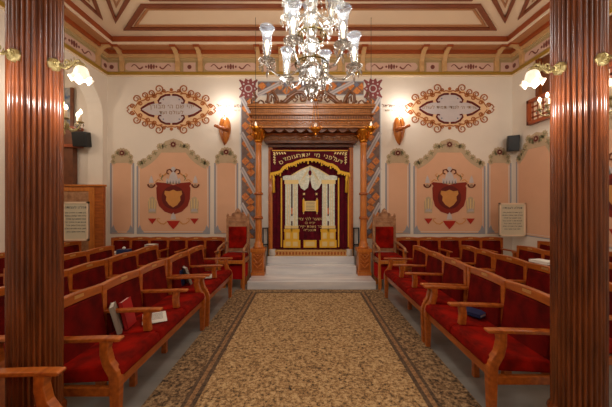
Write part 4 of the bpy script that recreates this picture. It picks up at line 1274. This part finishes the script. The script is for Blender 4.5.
# left: local x -> -Y, origin at the far end
bench(3, .545, (-1.765, 3.56, 0), RL, 'red velvet bench facing the aisle just behind the left column, printed sheet on it')
bench(2, .57, (-1.745, 4.78, 0), RL, 'red velvet bench at the far end of the left aisle front row')
bench(2, .56, (-1.845, 1.57, 0), RL, 'red velvet bench in the near left corner, mostly out of frame')
bench(3, .545, (-2.50, 3.56, 0), RL, 'red velvet bench in the second row from the aisle, left, nearer the column')
bench(2, .57, (-2.50, 4.78, 0), RL, 'red velvet bench at the far end of the second row from the aisle, left')
bench(3, .545, (-3.20, 4.74, 0), RL, 'red velvet bench in the third row from the aisle on the left side')
bench(3, .56, (-4.20, 5.33, 0), RL, 'red velvet bench against the left side by the cabinet and text board')
# right: local x -> +Y, origin at the near end
bench(2, .55, (1.815, 2.05, 0), RR, 'red velvet bench facing the aisle, nearest the right column')
bench(3, .515, (1.815, 3.22, 0), RR, 'red velvet bench at the far end of the right aisle front row')
bench(3, .55, (2.62, 2.3, 0), RR, 'red velvet bench in the second row from the aisle, right, nearer the column')
bench(2, .40, (2.62, 4.0, 0), RR, 'red velvet bench at the far end of the second row from the aisle, right')
bench(4, .50, (3.52, 2.75, 0), RR, 'red velvet bench in the third row from the aisle on the right side')
bench(4, .56, (4.33, 3.1, 0), RR, 'red velvet bench against the right side wall')
# rear rows, facing the hall (local x -> -X, front toward the camera)
bench(6, .375, (-1.66, 5.90, 0), PI, 'long red velvet bench against the back wall, left of the ark')
bench(5, .42, (3.95, 5.90, 0), PI, 'long red velvet bench against the back wall, right of the ark')

# ------------------------------------------------------------------ books and papers
def paper(x, y, z, w, h, rz, label, tilt=(0, 0), m='paper'):
    t = thing('printed_sheet', label, 'paper', (x, y, z), rz)
    t.rotation_euler = (tilt[0], tilt[1], rz)
    obj('sheet', MB().box(-w / 2, w / 2, -h / 2, h / 2, 0, .004, m), t)
    mb = MB()
    for k in range(6): mb.box(-w / 2 + .03, w / 2 - .03, h / 2 - .03 - .03 * k, h / 2 - .04 - .03 * k, .004, .0048, 'print')
    obj('printed_lines', mb, t)
def book(x, y, z, rot, label, cover, w=.16, h=.22, d=.035):
    t = thing('prayer_book', label, 'book', (x, y, z), 0, 'books left on the benches'); t.rotation_euler = rot
    obj('page_block', MB().box(-w / 2 + .006, w / 2 - .002, -d / 2 + .004, d / 2 - .004, .004, h - .004, 'paper'), t)
    mb = MB().box(-w / 2, w / 2, -d / 2, -d / 2 + .004, 0, h, cover).box(-w / 2, w / 2, d / 2 - .004, d / 2, 0, h, cover).box(-w / 2, -w / 2 + .005, -d / 2, d / 2, 0, h, cover)
    obj('cover', mb, t)
paper(-1.42, 2.72, .478, .20, .27, .5, 'white printed sheet lying on the near left bench seat')
paper(-1.47, 4.28, .474, .16, .24, .3, 'white printed sheet lying on the far left bench seat')
book(-1.60, 2.50, .455, (-.25, 0, PI / 2 + .5), 'grey book leaning on the near left bench beside a red book', 'cover_grey', .17, .24)
book(-1.57, 2.60, .455, (-.22, 0, PI / 2 + .15), 'red book leaning on the near left bench beside a grey book', 'cover_red', .17, .24, .03)
book(-1.60, 3.98, .46, (-.3, 0, PI / 2 + .7), 'grey book leaning on the far left bench, under the armrest', 'cover_grey', .17, .24)
book(-1.66, 3.92, .46, (-.15, 0, PI / 2 + .2), 'blue book standing behind the grey one on the far left bench', 'cover_blue', .13, .2)
# small things on the rear and third rows
def small_box(x, y, z, w, d, h, label, m, name='tissue_box', cat='box'):
    t = thing(name, label, cat, (x, y, z))
    obj('body', MB().box(-w / 2, w / 2, -d / 2, d / 2, 0, h, m), t, bevel=.008)
    obj('paper_tuft', MB().lathe([(.012, 0), (.03, .02), (.022, .035), (0, .05)], 'paper', 8, (0, 0, h)), t)
def flatbook(x, y, z, rz, label, m):
    t = thing('prayer_book', label, 'book', (x, y, z), rz, 'books left on the benches')
    obj('page_block', MB().box(-.074, .074, -.099, .099, .004, .026, 'paper'), t)
    obj('cover', MB().box(-.08, .08, -.105, .105, 0, .004, m).box(-.08, .08, -.105, .105, .026, .03, m).box(-.08, -.075, -.105, .105, 0, .03, m), t)
# shelf behind the third row where the books lie
t = thing('book_shelf', 'narrow wooden book ledge at the end of the third left row', 'shelf', (-3.12, 4.98, 0))
obj('board', MB().box(-.30, .36, -.14, .14, .66, .69, 'wood'), t, bevel=.004)
for sx in (-.24, .30): obj('leg', MB().box(sx - .02, sx + .02, -.1, .1, 0, .66, 'wood'), t)
small_box(-3.10, 4.94, .69, .20, .12, .08, 'blue and white tissue box on the wooden ledge at left', 'cover_blue')
flatbook(-3.30, 4.96, .69, .4, 'pale closed book lying left of the tissue box on the ledge', 'paper')
flatbook(-2.88, 4.98, .69, -.3, 'dark blue closed book lying right of the tissue box on the ledge', 'cover_blue')
t = thing('paper_stand', 'white folded paper standing on the rear left bench seat', 'paper', (-2.93, 5.50, .46))
obj('fold', MB().box(-.10, -.09, -.06, .06, 0, .32, 'paper').box(-.10, .10, -.06, .06, .31, .32, 'paper').box(.09, .10, -.06, .06, .25, .32, 'paper'), t)
small_box(-2.14, 5.62, .46, .12, .10, .20, 'small blue box on the rear bench seat by the left armchair', 'cover_blue')
flatbook(2.70, 3.3, .872, .2, 'white book lying on the second row bench top at right', 'paper')
flatbook(3.57, 4.0, .872, .2, 'white book lying on the third row bench top at right', 'paper')
flatbook(1.64, 2.85, .47, .6, 'dark blue book lying on the nearest right bench seat', 'cover_blue')

# ------------------------------------------------------------------ light
for px, s_ in ((225, -1), (399, 1)):
    x, z = B(px, 129)
    lamp((x + .03, YB - .24, z + .42), 9, .06, (1, .94, .86))
def area(x, y, z, e, sx, sy, c=(1, .80, .58), rx=0):
    l = bpy.data.lights.new('hall_light', 'AREA'); l.energy = e; l.shape = 'RECTANGLE'; l.size = sx; l.size_y = sy; l.color = c
    o = bpy.data.objects.new('hall_light', l); COL.objects.link(o); o.location = (x, y, z); o.rotation_euler = (rx, 0, 0)
    return o
# fill lights added without fixtures, behind the camera and over the side rows
lamp((0.0, -1.3, 3.5), 62, .3, (1, .94, .86))
lamp((-3.0, 0.3, 3.5), 34, .3, (1, .94, .86))
lamp((3.0, 0.3, 3.5), 34, .3, (1, .94, .86))
lamp((0.0, 4.0, 3.75), 48, .3, (1, .94, .86))  # added to brighten the steps and ark, no fixture hangs here
lamp((-5.2, 5.0, 3.4), 18, .2, (1, .85, .7))  # added fill inside the left alcove, without a fixture

w = bpy.data.worlds.new('world'); sc.world = w; w.use_nodes = True
w.node_tree.nodes['Background'].inputs[0].default_value = (.9, .8, .7, 1); w.node_tree.nodes['Background'].inputs[1].default_value = .3

cam = bpy.data.cameras.new('camera'); co = bpy.data.objects.new('camera', cam); COL.objects.link(co)
co.location = (0, 0, HZ); co.rotation_euler = (PI / 2, 0, 0)
cam.sensor_width = 36; cam.lens = F / 612 * 36; cam.clip_start = .02
sc.camera = co
sc.view_settings.view_transform = 'Standard'; sc.view_settings.look = 'None'; sc.view_settings.gamma = 1
sc.view_settings.exposure = 0.0
sc.view_settings.use_curve_mapping = False
sc.cycles.use_denoising = True
sc.cycles.max_bounces = 8
sc.cycles.transparent_max_bounces = 16
